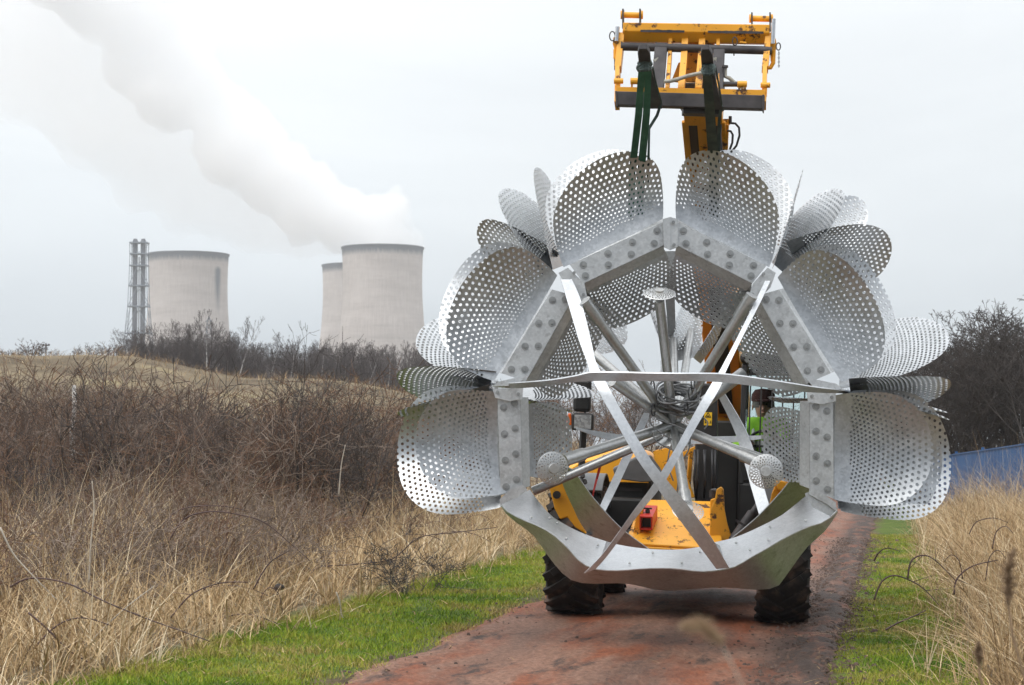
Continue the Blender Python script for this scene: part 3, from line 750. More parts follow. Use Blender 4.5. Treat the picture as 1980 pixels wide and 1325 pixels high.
b.build('hydraulic_ram', M['steel'], tv, smooth='auto')
# upright plate beside the boom bay, and the black mast cover with its warning label
b = MB(); b.plate(Ls([(1262, 872), (1290, 866), (1312, 880), (1344, 962), (1300, 968), (1276, 930)], 19.85), (0, 1, 0), .06); b.plate(Ls([(1296, 890), (1308, 880), (1350, 860), (1360, 852), (1362, 862), (1322, 885), (1312, 960), (1302, 962)], 19.9), (0, 1, 0), .05)
b.bar(L(1345, 857, 20.0), L(1372, 857, 20.0), .03, .04); b.bar(L(1369, 857, 20.0), L(1369, 930, 20.0), .03, .03); b.bar(L(1336, 870, 20.05), L(1330, 960, 20.05), .03, .04)
b.build('boom_bay_plate', M['yellow_worn'], tv, bevel=.006)
b = MB(); c0, c1 = L(1366, 742, 19.9), L(1366, 985, 19.9); b.bar(c0, c1, .21, .22, (0, 1, 0)); b.box((.31, 2.3, 1.25), (.36, 1.7, 1.2))
b.build('mast_cover', M['black'], tv, bevel=.02)
b = MB()
for k in range(6):
    x = rnd.uniform(1340, 1384); b.mark(); b.tube([L(x + rnd.uniform(-5, 5) * t, 870 + 95 * t, 19.72 - .08 * math.sin(3 * t)) for t in (0, .3, .6, 1)], .011, 6)
b.each('hydraulic_hose', M['hose'], tv, smooth=True)
lb = L(1369, 810, 19.78); yv = Vector((0, -.002, 0))
b = MB(); b.box(lb, (.075, .004, .125)); lab = b.build('warning_label', M['label'], tv)
b = MB()
def tri(m, c, s, th):
    pts = [c + Vector((s * math.sin(a), 0, s * math.cos(a))) for a in (0, R(120), R(240))]
    for i in range(3): m.bar(pts[i], pts[(i + 1) % 3], .003, th)
tri(b, lb + Vector((0, -.004, .030)), .030, .005)
b.box(lb + Vector((0, -.004, .028)), (.018, .003, .005)); b.box(lb + Vector((0, -.004, .022)), (.026, .003, .004))
for dx, hh, ww in ((-.026, .030, .008), (-.019, .010, .010), (-.004, .004, .005), (.006, .004, .005), (.014, .004, .005), (.026, .026, .007), (.026, .006, .014)):
    b.box(lb + Vector((dx, -.004, -.042 + hh / 2)), (ww, .003, hh))
b.build('warning_pictogram', M['ink'], lab)

# cab with a barred windscreen
X0, X1, Y0, Y1, Z0, Z1 = .50, 1.20, .80, 2.45, .70, 2.44
cab = empty('cab'); cab.parent = tv
b = MB()
b.box(((X0 + X1) / 2, (Y0 + Y1) / 2, .95), (X1 - X0, Y1 - Y0, .62)); b.box(((X0 + X1) / 2, Y0 + .04, 1.38), (X1 - X0 - .01, .07, .26))
b.build('cab_body', M['black'], cab, bevel=.03)
b = MB()
for x in (X0 + .025, X1 - .025):
    b.bar((x, Y0 + .02, 1.24), (x, Y0 + .14, Z1 - .05), .05, .05); b.bar((x, Y1 - .03, 1.24), (x, Y1 - .10, Z1 - .05), .05, .05)
    b.bar((x, Y0 + .14, Z1 - .06), (x, Y1 - .1, Z1 - .06), .05, .05)
    b.bar((x, 1.7, 1.24), (x, 1.7, Z1 - .06), .05, .04)
b.bar((X0, Y1 - .1, Z1 - .06), (X1, Y1 - .1, Z1 - .06), .05, .05); b.bar((X0 + .05, Y0 + .02, 1.50), (X1 - .05, Y0 + .02, 1.50), .03, .05)
b.build('cab_frame', M['black'], cab, bevel=.01)
b = MB(); b.box(((X0 + X1) / 2, (Y0 + Y1) / 2 + .05, Z1 + .02), (X1 - X0 + .04, Y1 - Y0 - .05, .09)); b.build('cab_roof', M['black'], cab, bevel=.03)
b = MB()
for k in range(6):
    x = X0 + .09 + k * (X1 - X0 - .18) / 5; b.bar((x, Y0 - .015, 1.30), (x, Y0 + .10, Z1 - .06), .014, .014)
b.bar((X0 + .04, Y0 + .005, 1.42), (X1 - .04, Y0 + .005, 1.42), .012, .02); b.bar((X0 + .04, Y0 + .09, 2.30), (X1 - .04, Y0 + .09, 2.30), .012, .02)
b.build('screen_guard', M['black'], cab)
b = MB()
b.mark(); b.ribbon([(X0 + .05, Y0 + .03, 1.52), (X0 + .05, Y0 + .13, Z1 - .08)], [(X1 - .05, Y0 + .03, 1.52), (X1 - .05, Y0 + .13, Z1 - .08)], .006)
b.mark(); b.ribbon([(X0 + .05, Y1 - .04, 1.40), (X0 + .05, Y1 - .10, Z1 - .08)], [(X1 - .05, Y1 - .04, 1.40), (X1 - .05, Y1 - .10, Z1 - .08)], .006)
b.mark(); b.ribbon([(X1 - .02, Y0 + .10, 1.30), (X1 - .02, Y0 + .16, Z1 - .08)], [(X1 - .02, 1.66, 1.30), (X1 - .02, 1.66, Z1 - .08)], .006)
b.each('window', M['glass'], cab)
b = MB(); b.box((.76, 1.76, 1.26), (.46, .48, .12)); b.box((.76, 2.0, 1.56), (.44, .10, .62)); b.build('driver_seat', M['black'], cab, bevel=.04)
b = MB(); b.box((.76, .92, 1.36), (.34, .20, .24)); b.cyl((.735, .96, 1.38), (.735, 1.18, 1.60), .03, 10)
b.tube([(.735 + .17 * math.cos(a), 1.20 - .08 * math.sin(a), 1.61 + .15 * math.sin(a)) for a in [2 * math.pi * i / 20 for i in range(21)]], .014, 8, False); b.bar((.575, 1.20, 1.61), (.895, 1.20, 1.61), .02, .02)
b.build('steering_wheel', M['black'], cab, smooth='auto')
b = MB(); b.cyl((.56, .95, 1.3), (.55, 1.05, 1.85), .012, 8); b.box((.55, 1.05, 1.9), (.03, .02, .12)); b.build('lever', M['chrome'], cab)
# mirror and work lamp on a post at the left of the nose
mr = MB(); mr.bar(L(1128, 758, 19.0), L(1128, 764, 19.0), .15, .30); mc = L(1126, 765, 19.0)
b = MB(); b.box(mc, (.165, .06, .30)); mi = b.build('mirror', M['black'], tv, bevel=.03)
b = MB(); b.tube([mc + Vector((.03, 0, -.14)), mc + Vector((.03, 0, -.19)), mc + Vector((.075, 0, -.19)), mc + Vector((.075, 0, -.26))], .011, 8); p = L(1128, 830, 19.05); b.bar(p, L(1124, 915, 19.05), .05, .05); b.build('mirror_post', M['black'], mi)
lc = L(1127, 816, 18.98)
b = MB(); b.box(lc, (.20, .12, .16)); lm = b.build('work_lamp', M['black'], tv, bevel=.02)
b = MB(); b.box(lc + Vector((.005, -.063, .0)), (.155, .01, .125)); b.build('lens', M['lens'], lm)
b = MB(); b.box(lc + Vector((-.122, -.01, .02)), (.05, .07, .11), taper=.6); b.build('indicator', M['amber'], lm, bevel=.01)

# boom: two box sections with collars and sunken panels
def boompt(y): return Vector((.31 - .024 * (3.4 - y), y, 2.00 + (3.4 - y) * .464))
bd = (boompt(-1) - boompt(1)).normalized(); bn = Vector((1, 0, 0)).cross(bd).normalized()
if bn.z < 0: bn = -bn
b = MB(); b.bar(boompt(3.5), boompt(.3), .36, .42, bn); b.bar(boompt(3.6), boompt(3.2), .44, .50, bn)
b.bar(boompt(.52), boompt(.22), .40, .46, bn); o1 = b.build('boom', M['yellow'], tv, bevel=.012)
b = MB(); b.bar(boompt(.25), boompt(-2.05), .27, .31, bn)
for y0, y1 in ((-.98, -1.20), (-1.26, -1.32), (-1.86, -2.06)): b.bar(boompt(y0), boompt(y1), .32, .36, bn)
for sx in (-.155, 0.0, .155): b.bar(boompt(-1.2) - bn * .165 + Vector((sx, 0, 0)), boompt(-1.9) - bn * .165 + Vector((sx, 0, 0)), .055 if sx else .11, .03, bn)
b.build('boom_extension', M['yellow_worn'], o1, bevel=.008)
b = MB(); b.mark(); b.bar(boompt(-1.22) - bn * .158, boompt(-1.85) - bn * .158, .30, .012, bn); b.mark(); b.bar(boompt(.2) - bn * .16, boompt(-.95) - bn * .16, .18, .01, bn); b.mark(); b.bar(boompt(3.1) - bn * .213, boompt(.6) - bn * .213, .15, .012, bn); b.each('dark_recess', M['black'], o1)  # flat black plates stand in for the shade of the recesses underneath
b = MB(); b.bar(boompt(-2.07) - bn * .06, boompt(-2.24) - bn * .16, .36, .22, bn); b.build('boom_nose', M['steel'], o1, bevel=.015)
b = MB(); b.bar(L(1404, 238, 17.3), L(1400, 334, 17.6), .05, .06, (0, 1, 0)); b.bar(L(1398, 236, 17.3), L(1412, 236, 17.3), .05, .03, (0, 1, 0)); b.build('hose_bracket', M['yellow_worn'], o1, bevel=.006)
b = MB()
for pts in (([(1412, 238), (1422, 239), (1429, 247), (1430, 262), (1424, 282), (1411, 298), (1407, 330)]), ([(1406, 253), (1413, 254), (1417, 261), (1416, 276), (1411, 290), (1406, 304), (1404, 335)])):
    b.mark(); b.tube(Ls(pts, 17.25), .010, 8)
b.mark(); b.tube(Ls([(1412, 225), (1412, 240)], 17.25), .014, 8); b.mark(); b.tube(Ls([(1397, 190), (1394, 230), (1392, 262), (1396, 300)], 17.2), .012, 8)
b.each('hydraulic_hose', M['hose'], o1, smooth='auto')

# fork carriage
dT, dM, dB = 16.62, 16.52, 16.36
ca = empty('fork_carriage'); ca.parent = tv
b = MB()
t0, t1 = L(1206, 62, dT), L(1488, 66, dT); xa = (t1 - t0).normalized(); ya = Vector((0, -1, 0)); za = xa.cross(-ya).normalized()
b.plate([t0 + za * .066, t0 + za * -.01 + ya * .07, t0 - za * .082, t0 - ya * .09], xa, .01)
pr = [(-.02, .078), (.085, .060), (.085, -.008), (.02, -.082), (-.10, -.07), (-.10, .06)]    # (towards viewer, up)
V = [t0 + ya * u + za * v for u, v in pr] + [t1 + ya * u + za * v for u, v in pr]
b.add(V, [tuple(range(6)), tuple(range(11, 5, -1))] + [(i, (i + 1) % 6, (i + 1) % 6 + 6, i + 6) for i in range(6)])
tb = b.build('top_beam', M['yellow_worn'], ca, bevel=.008)
b = MB(); e0, e1 = t0 + ya * .086 - za * .010, t1 + ya * .086 - za * .010     # bare scuffed steel along the lower edge
for f0, f1 in ((.12, .42), (.58, .96)):
    b.mark(); A_ = []; B_ = []
    for k in range(25):
        f = f0 + (f1 - f0) * k / 24; p = e0.lerp(e1, f); q_ = .012 + .016 * abs(noise.noise(Vector((f * 40, 1, 0)))) * math.sin(math.pi * k / 24)
        A_.append(p + za * q_ + ya * .003); B_.append(p - za * (q_ * .5) + ya * .003)
    b.ribbon(A_, B_, .003)
b.each('scuff', M['steel'], tb)
b = MB()
for xs in ((1194, 1202), (1478, 1486)):                # side plates
    for (x, y, d), (x2, y2, d2), wd in (((xs[0] + 8, 70, dT), (xs[0] + 1, 135, dM), .05), ((xs[0] + 1, 135, dM), (xs[0] - 1, 205, dB), .035)):
        b.bar(L(x, y, d), L(x2, y2, d2), wd, .12, (0, 1, 0))
b.bar(L(1192, 176, dB), L(1478, 182, dB), .10, .05, (0, 0, 1))
for px0, px1, wd in ((1297, 1290, .030), (1325, 1317, .052), (1358, 1350, .052), (1389, 1388, .028)):
    b.bar(L(px0, 76, dT), L((px0 * .8 + px1 * .2) - 1, 120, dM), wd, .08, (0, 1, 0)); b.bar(L((px0 * .8 + px1 * .2) - 1, 118, dM), L(px1, 176, dB), wd, .08, (0, 1, 0))
b.plate(Ls([(1330, 78), (1382, 80), (1378, 160), (1326, 158)], 16.75), (0, 1, 0), .05); b.plate(Ls([(1312, 122), (1322, 120), (1318, 160), (1298, 158)], 16.65), (0, 1, 0), .03)
for px, py, d in ((1228, 157, dB), (1435, 163, dB)):   # lower rollers
    b.cyl(L(px - 9, py, d - .05), L(px + 9, py, d - .05), .026, 14); b.bar(L(px - 6, py, d - .05), L(px - 6, py + 17, d), .012, .05, (0, 1, 0)); b.bar(L(px + 6, py, d - .05), L(px + 6, py + 17, d), .012, .05, (0, 1, 0))
for px, py in ((1196, 157), (1480, 165)): b.cyl(L(px - 9, py, dB - .02), L(px + 9, py, dB - .02), .022, 12); b.bar(L(px, py + 2, dB), L(px - 1, py + 22, dB), .03, .05, (0, 1, 0))
for pts in ([(1196, 62), (1186, 74), (1185, 86), (1194, 118), (1197, 112), (1199, 76)], [(1489, 66), (1500, 76), (1502, 88), (1494, 124), (1490, 118), (1487, 80)]): b.plate(Ls(pts, dT - .05), (0, 1, 0), .03)
for pts in ([(1190, 95), (1190, 112), (1194, 120), (1198, 120)], [(1496, 98), (1495, 122), (1490, 131), (1482, 131)]): b.tube(Ls(pts, dT - .06), .018, 8)
b.bar(L(1430, 82, dT - .08), L(1443, 84, dT - .08), .012, .05, (0, 1, 0))
b.build('carriage_frame', M['yellow_worn'], ca, bevel=.006)
b = MB()
for xa_, xb_, y0, yb in ((1205, 1238, 29, 47), (1454, 1489, 36, 53)):
    b.mark(); b.cyl(L(xa_ - 4, y0, dT), L(xb_ + 4, y0 + 1, dT), .025, 16); b.cyl(L(xa_ - 5, y0, dT), L(xa_ - 1, y0, dT), .035, 16); b.cyl(L(xb_ + 1, y0, dT), L(xb_ + 5, y0, dT), .035, 16)
b.each('roller', M['yellow_worn'], ca, smooth='auto')
b = MB()
for xa_, xb_, y0, yb in ((1205, 1238, 19, 56), (1454, 1489, 26, 60)):
    for x in (xa_, xb_): b.mark(); b.bar(L(x, y0, dT), L(x, yb, dT), .012, .08, (0, 1, 0))
b.each('roller_bracket', M['steel'], ca)
b = MB(); b.cyl(L(1200, 90, dM + .02), L(1492, 98, dM + .02), .034, 18); b.build('fork_shaft', M['steel'], ca, smooth='auto')
b = MB(); b.bar(L(1191, 192, dB - .03), L(1477, 200, dB - .03), .12, .11, (0, 0, 1)); b.plate(Ls([(1190, 178), (1194, 178), (1195, 208), (1192, 208)], dB - .05), (0, 1, 0), .12); b.plate(Ls([(1474, 185), (1478, 185), (1477, 218), (1474, 216)], dB - .05), (0, 1, 0), .12); b.bar(L(1320, 205, dB + .05), L(1392, 207, dB + .05), .16, .14, (0, 0, 1))
b.build('bottom_beam', M['steel'], ca, bevel=.01)
b = MB()
for x, y, y2 in ((1194, 52, 80), (1496, 37, 85)): b.mark(); b.cyl(L(x, y, dT - .1), L(x - 2, y2, dT - .1), .018, 12)
b.mark(); b.cyl(L(1419, 86, dT - .05), L(1419, 108, dT - .05), .006, 6)
b.each('locking_pin', M['chrome'], ca, smooth='auto')
b = MB()
for x, y, r in ((1184, 70, 9), (1505, 90, 7), (1421, 80, 8)):
    b.mark(); b.tube([L(x + r * .6 * math.cos(a), y + r * math.sin(a), dT - .1) for a in [2 * math.pi * i / 14 for i in range(15)]], .005, 5, False)
for x, y0, y1 in ((1506, 100, 132), (1189, 116, 136)):
    b.mark()
    for k in range(8):
        yy = y0 + (y1 - y0) * k / 8; b.tube([L(x + 1.3 * math.cos(a) * (k % 2), yy + 2.4 * math.sin(a), dT - .1 + .006 * math.cos(a)) for a in [2 * math.pi * i / 8 for i in range(9)]], .0025, 4, False)
b.each('pin_chain', M['steel'], ca)
b = MB(); b.mark(); b.tube(Ls([(1284, 158), (1296, 157), (1312, 153), (1330, 147), (1358, 141)], 16.30), .016, 8); b.mark(); b.tube(Ls([(1402, 132), (1402, 148), (1410, 151), (1420, 160), (1428, 166), (1440, 172)], 16.40), .016, 8); b.each('pale_hose', M['rope'], ca, smooth='auto')
b = MB(); b.cyl(L(1396, 163, 16.4), L(1428, 163, 16.4), .022, 10); b.cyl(L(1402, 127, 16.4), L(1402, 131, 16.4), .025, 10); b.cyl(L(1402, 131, 16.4), L(1401, 150, 16.4), .016, 10); b.build('tilt_ram', M['steel'], ca, smooth='auto')
for sh, tl, tr_ in (([(1267, 83, 16.55), (1291, 84, 16.55), (1281, 206, 16.28), (1256, 206, 16.28)], [(1256, 206, 16.24), (1246, 168, 15.85), (1237, 135, 15.5), (1233, 100, 15.12), (1236, 90, 15.03)], [(1281, 206, 16.24), (1270, 168, 15.85), (1260, 135, 15.5), (1257, 100, 15.12), (1251, 90, 15.03)]),
                    ([(1380, 88, 16.55), (1402, 88, 16.55), (1397, 208, 16.28), (1374, 208, 16.28)], [(1374, 208, 16.24), (1364, 168, 15.85), (1357, 135, 15.5), (1355, 102, 15.12), (1357, 91, 15.03)], [(1397, 208, 16.24), (1387, 168, 15.85), (1381, 135, 15.5), (1378, 102, 15.12), (1371, 91, 15.03)])):
    b = MB(); b.plate(Ls(sh), (0, 1, 0), .05); b.ribbon(Ls(tl), Ls(tr_), .045); b.build('fork', M['steel'], ca, bevel=.006)

# ------------------------------------------------------------------ slings
def strapline(m, A, B, th=.006): m.ribbon([P(*a) for a in A], [P(*c) for c in B], th)
def knot(m, cx, cy, d, n=9):
    for k in range(n):
        a = rnd.uniform(0, 6.28); r1, r2 = rnd.uniform(8, 14), rnd.uniform(9, 16)
        q = [P(cx + r1 * math.cos(t) * .9, cy + r2 * math.sin(t + a) * .6 + rnd.uniform(-1, 1), d - .05 + .08 * math.sin(t)) for t in [2 * math.pi * i / 12 for i in range(13)]]
        m.tube(q, .016, 6, False)
def lift(o): return o
sg = empty('lifting_sling', P(1245, 140, 15.5)); tag(sg, 'green webbing sling with two straps hanging from the left fork', 'lifting sling', 'lifting slings on the forks')
def sbuild(m, name, mat, par):
    o = par.location; m.v = [tuple(Vector(v) - o) for v in m.v]; return m.build(name, M[mat], par)
m = MB(); strapline(m, [(1235, 126, 15.42), (1228, 220, 15.9), (1216, 330, 16.76), (1214, 420, 16.82)], [(1248, 127, 15.42), (1242, 220, 15.9), (1229, 330, 16.76), (1226, 420, 16.82)]); sbuild(m, 'strap', 'sling', sg)
m = MB(); strapline(m, [(1248, 128, 15.42), (1243, 220, 15.9), (1232, 335, 16.76), (1230, 430, 16.82)], [(1260, 128, 15.42), (1257, 220, 15.9), (1246, 340, 16.76), (1243, 430, 16.82)]); sbuild(m, 'strap', 'sling', sg)
m = MB(); knot(m, 1246, 128, 15.40); strapline(m, [(1276, 198, 16.15), (1268, 222, 16.2), (1254, 245, 16.3), (1250, 355, 16.75)], [(1281, 200, 16.15), (1273, 225, 16.2), (1257, 250, 16.3), (1255, 358, 16.75)]); m.tube([P(1262, 130, 15.45), P(1268, 160, 15.7), P(1279, 198, 16.12)], .008, 6); sbuild(m, 'knot', 'slingdark', sg)
m = MB(); m.tube([P(1263, 117, 15.4), P(1272, 112, 15.4), P(1266, 119, 15.38)], .006, 6); sbuild(m, 'rope_end', 'rope', sg)
sg = empty('lifting_sling', P(1370, 140, 15.5)); tag(sg, 'dark grey-green webbing sling knotted on the right fork beside the boom', 'lifting sling', 'lifting slings on the forks')
m = MB(); strapline(m, [(1358, 138, 15.45), (1362, 200, 15.8), (1370, 316, 16.76), (1372, 420, 16.82)], [(1375, 140, 15.45), (1381, 200, 15.8), (1390, 316, 16.76), (1390, 420, 16.82)]); sbuild(m, 'strap', 'slingdark', sg)
m = MB(); knot(m, 1370, 134, 15.40); strapline(m, [(1392, 205, 16.2), (1388, 230, 16.3), (1384, 320, 16.78)], [(1398, 205, 16.2), (1394, 230, 16.3), (1391, 320, 16.78)]); m.tube([P(1383, 128, 15.45), P(1390, 165, 15.8), P(1396, 203, 16.15)], .008, 6); sbuild(m, 'knot', 'slingdark', sg)
m = MB()
for k in range(5): m.tube([P(1381 + rnd.uniform(-2, 4), 111 + rnd.uniform(0, 8), 15.45) for q in range(3)], .005, 5)
sbuild(m, 'rope_end', 'rope', sg)

# ------------------------------------------------------------------ the driver
def skin_obj(name, verts, edges, radii, mat, parent, sub=1):
    me = bpy.data.meshes.new(name); me.from_pydata([tuple(v) for v in verts], edges, []); me.update()
    o = bpy.data.objects.new(name, me); C.objects.link(o); me.materials.append(mat)
    if parent is not None: o.parent = parent
    sk = o.modifiers.new('skin', 'SKIN'); sk.use_smooth_shade = True
    for i, r in enumerate(radii):
        r = r if isinstance(r, tuple) else (r, r); me.skin_vertices[0].data[i].radius = r
    me.skin_vertices[0].data[0].use_root = True
    s = o.modifiers.new('sub', 'SUBSURF'); s.levels = sub; s.render_levels = sub
    return o
DR = VM @ Vector((.735, 1.70, 1.32))
dv = empty('person', DR); dv.rotation_euler = (0, 0, R(-7.5))
tag(dv, 'person in a lime hi-vis jacket and dark cap driving behind the barred cab window', 'person')
# local: -y faces the photographer, z up, origin on the seat
sk_v = [(0, 0, .06), (0, -.02, .22), (0, -.05, .38), (0, -.09, .50), (0, -.11, .56), (0, -.125, .615), (0, -.13, .70), (0, -.13, .775),
        (-.18, -.08, .505), (-.25, -.25, .30), (-.15, -.52, .33), (.18, -.08, .505), (.25, -.25, .30), (.14, -.53, .34),
        (-.10, -.06, .05), (-.14, -.48, .08), (-.15, -.62, -.34), (-.15, -.74, -.38), (.10, -.06, .05), (.14, -.48, .08), (.15, -.62, -.34), (.15, -.74, -.38)]
sk_e = [(0, 1), (1, 2), (2, 3), (3, 4), (4, 5), (5, 6), (6, 7), (3, 8), (8, 9), (9, 10), (3, 11), (11, 12), (12, 13), (0, 14), (14, 15), (15, 16), (16, 17), (0, 18), (18, 19), (19, 20), (20, 21)]
sk_r = [(.16, .12), (.15, .11), (.165, .11), (.13, .09), .055, .075, .098, .072, .065, .05, .032, .065, .05, .032, .09, .07, .05, .045, .09, .07, .05, .045]
skin_obj('body', sk_v, sk_e, sk_r, M['skin'], dv, 2)
jk_v = sk_v[:4] + sk_v[8:14]; jk_e = [(0, 1), (1, 2), (2, 3), (3, 4), (4, 5), (5, 6), (3, 7), (7, 8), (8, 9)]
jk_v = jk_v + [(0, -.10, .565)]; jk_e = jk_e + [(3, 10)]
jk_v[6] = (-.165, -.47, .325); jk_v[9] = (.155, -.48, .335)
jk = skin_obj('jacket', jk_v, jk_e, [(.19, .15), (.18, .14), (.205, .15), (.17, .125), .098, .075, .054, .098, .075, .054, (.092, .085)], M['hivis'], dv, 2)
m = MB()
for z, a, c in ((.20, .190, .150), (.32, .200, .150)):
    V = []
    for k in range(24):
        t = 2 * math.pi * k / 24; V += [(a * math.cos(t), -.035 + c * math.sin(t), z - .025), (a * math.cos(t), -.035 + c * math.sin(t), z + .025)]
    m.add(V, [(2 * k, 2 * k + 1, (2 * k + 3) % 48, (2 * k + 2) % 48) for k in range(24)])
for sx in (-.10, .10): m.tube([(sx, -.19, .20), (sx, -.20, .36), (sx, -.15, .52), (sx, -.06, .57), (sx, .06, .50)], .022, 6)
m.build('reflective_band', M['reflect'], jk, smooth=True)
skin_obj('trousers', [sk_v[0]] + sk_v[14:17] + sk_v[18:21], [(0, 1), (1, 2), (2, 3), (0, 4), (4, 5), (5, 6)], [(.18, .13), .11, .085, .07, .11, .085, .07], M['dark_cloth'], dv, 2)
m = MB()                                              # face: brow, nose, lips, ears
m.lathe((0, -.222, .67), (0, -.35, -1), [(0, -.03), (.012, -.01), (.017, .015), (.014, .024), (0, .028)], 10)
m.lathe((-.098, -.12, .68), (-1, 0, .1), [(0, 0), (.028, .002), (.030, .012), (.018, .016), (0, .010)], 12); m.lathe((.098, -.12, .68), (1, 0, .1), [(0, 0), (.028, .002), (.030, .012), (.018, .016), (0, .010)], 12)
m.tube([(-.026, -.205, .623), (0, -.214, .623), (.026, -.205, .623)], .008, 8)
m.build('face', M['skin'], dv, smooth=True)
m = MB()
for sx in (-.035, .035): m.mark(); m.lathe((sx, -.206, .707), (0, -1, 0), [(0, .010), (.009, .007), (.012, 0)], 10)
m.each('eye', M['ink'], dv, smooth=True)
m = MB(); m.lathe((0, -.10, .735), (0, 0, 1), [(.108, -.06), (.112, -.02), (.106, .03), (.07, .075), (0, .088)], 24)
hh = m.build('hair', M['hair'], dv, smooth=True)
m = MB(); m.lathe((0, -.115, .76), (0, 0, 1), [(.118, -.02), (.122, .0), (.115, .05), (.08, .095), (0, .108)], 24); m.plate([(-.085, -.20, .755), (-.06, -.29, .74), (0, -.315, .735), (.06, -.29, .74), (.085, -.20, .755)], (0, 0, 1), .012)
m.build('cap', M['cap'], dv, smooth='auto')
for sx, wr in ((-1, (-.15, -.52, .33)), (1, (.14, -.53, .34))):
    wv = Vector(wr); V = [wv, wv + Vector((0, -.05, .015)), wv + Vector((0, -.095, .03))]; E = [(0, 1), (1, 2)]; Rr = [(.030, .022), (.042, .020), (.042, .018)]
    for q, (dx, ln) in enumerate(((-.032, .85), (-.011, 1.0), (.011, .95), (.031, .75))):
        s0 = len(V); base = wv + Vector((dx, -.10, .035))
        V += [base, base + Vector((0, -.035 * ln, .0)), base + Vector((0, -.045 * ln, -.03)), base + Vector((0, -.025 * ln, -.055))]
        E += [(2, s0), (s0, s0 + 1), (s0 + 1, s0 + 2), (s0 + 2, s0 + 3)]; Rr += [.010, .0095, .009, .0075]
    s0 = len(V); V += [wv + Vector((-sx * .04, -.055, .005)), wv + Vector((-sx * .055, -.09, -.015)), wv + Vector((-sx * .045, -.12, -.035))]; E += [(1, s0), (s0, s0 + 1), (s0 + 1, s0 + 2)]; Rr += [.013, .011, .009]
    skin_obj('hand', V, E, Rr, M['skin'], dv, 1)
# ------------------------------------------------------------------ ground, track
TANG = .186
def lat(x, y): return (x - (.53 + TANG * (y - 13.76))) * .983
HX = [-140, -60, -24.7, -21, -18.5, -16.5, -14.2, -12.7, -9.7, -7.2, -4.7, -2, 1, 5, 12, 60, 200]
HZ = [6.6, 6.4, 5.85, 5.75, 5.45, 5.05, 4.65, 4.40, 4.30, 4.05, 3.75, 3.1, 2.2, .8, .2, .3, .5]
def sstep(a, b, t):
    t = np.clip((t - a) / (b - a), 0, 1); return t * t * (3 - 2 * t)
def gz(x, y):
    x = np.asarray(x, float); y = np.asarray(y, float); s = lat(x, y)
    z = -.035 * np.clip(s, -1.6, 1.6)
    z = z + .22 * sstep(3.2, 7, -s) + .12 * sstep(2.4, 4, s)
    lump = .18 * np.sin(x * .23 + 1.3) * np.sin(y * .11) + .10 * np.sin(x * .61 + y * .19)
    h = np.interp(x, HX, HZ)
    h2 = h + lump * 1.2
    k = sstep(52, 100, y) * sstep(-6, -14, -s + 0 * x) if False else sstep(52, 100, y)
    far = 1 - .45 * sstep(106, 150, y)
    return z + h2 * k * far + lump * .5 * sstep(5, 12, np.abs(s)) * (1 - k)
ys = np.concatenate([np.arange(-30, 8, 4.), np.arange(8, 46, .5), np.arange(46, 170, 2.), np.array([180, 200, 240, 300, 400, 600, 900, 1300, 1800, 2600])])
xs = np.concatenate([np.array([-1500, -900, -500, -300, -200, -140, -100, -80]), np.arange(-64, -14, 2.), np.arange(-14, 14, .25), np.arange(14, 64, 2.), np.array([64, 80, 110, 160, 250, 400, 700, 1200])])
X, Y = np.meshgrid(xs, ys); Z = gz(X, Y)
V = np.stack([X, Y, Z], -1).reshape(-1, 3); nx = len(xs); ny_ = len(ys)
ii, jj = np.meshgrid(np.arange(nx - 1), np.arange(ny_ - 1)); a = (jj * nx + ii).ravel()
Q = np.stack([a, a + 1, a + nx + 1, a + nx], -1)
m, t, b = new_mat('ground_soil_and_grass')
geo = N(t, 'ShaderNodeNewGeometry'); sp = N(t, 'ShaderNodeSeparateXYZ'); t.links.new(geo.outputs['Position'], sp.inputs[0])
def math_(op, a, b_=None, v=None):
    n = N(t, 'ShaderNodeMath', operation=op); t.links.new(a, n.inputs[0])
    if b_ is not None: t.links.new(b_, n.inputs[1])
    if v is not None: n.inputs[1].default_value = v
    return n.outputs[0]
yy = math_('MULTIPLY', math_('SUBTRACT', sp.outputs['Y'], v=13.76), v=TANG)
ss = math_('SUBTRACT', sp.outputs['X'], yy); ss = math_('SUBTRACT', ss, v=.53)
n1 = noise_tex(t, .9, 6); n2 = noise_tex(t, 7, 6); n3 = noise_tex(t, .22, 7, rough=.65)
wob = math_('MULTIPLY', math_('SUBTRACT', n1.outputs['Fac'], v=.5), v=1.1)
sw = math_('ADD', ss, wob)
mr_ = N(t, 'ShaderNodeMapRange'); mr_.inputs['From Min'].default_value = -8; mr_.inputs['From Max'].default_value = 8; t.links.new(sw, mr_.inputs[0])
zone = ramp(t, [(0, (1, 0, 0)), (.27, (1, 0, 0)), (.30, (0, 1, 0)), (.385, (0, 1, 0)), (.415, (0, 0, 1)), (.59, (0, 0, 1)), (.605, (0, 1, 0)), (.645, (0, 1, 0)), (.66, (1, 0, 0)), (1, (1, 0, 0))])
t.links.new(mr_.outputs[0], zone.inputs[0]); zs = N(t, 'ShaderNodeSeparateColor'); t.links.new(zone.outputs[0], zs.inputs[0])
dry = ramp(t, [(.28, (.060, .046, .032)), (.45, (.125, .098, .066)), (.58, (.20, .160, .105)), (.72, (.25, .215, .120))]); t.links.new(n3.outputs['Fac'], dry.inputs[0])
dry2 = N(t, 'ShaderNodeMix', data_type='RGBA', blend_type='MULTIPLY'); dry2.inputs['Factor'].default_value = .7
rr2 = ramp(t, [(.3, (.45, .45, .45)), (.7, (1.3, 1.3, 1.3))]); t.links.new(n2.outputs['Fac'], rr2.inputs[0]); t.links.new(dry.outputs[0], dry2.inputs['A']); t.links.new(rr2.outputs[0], dry2.inputs['B'])
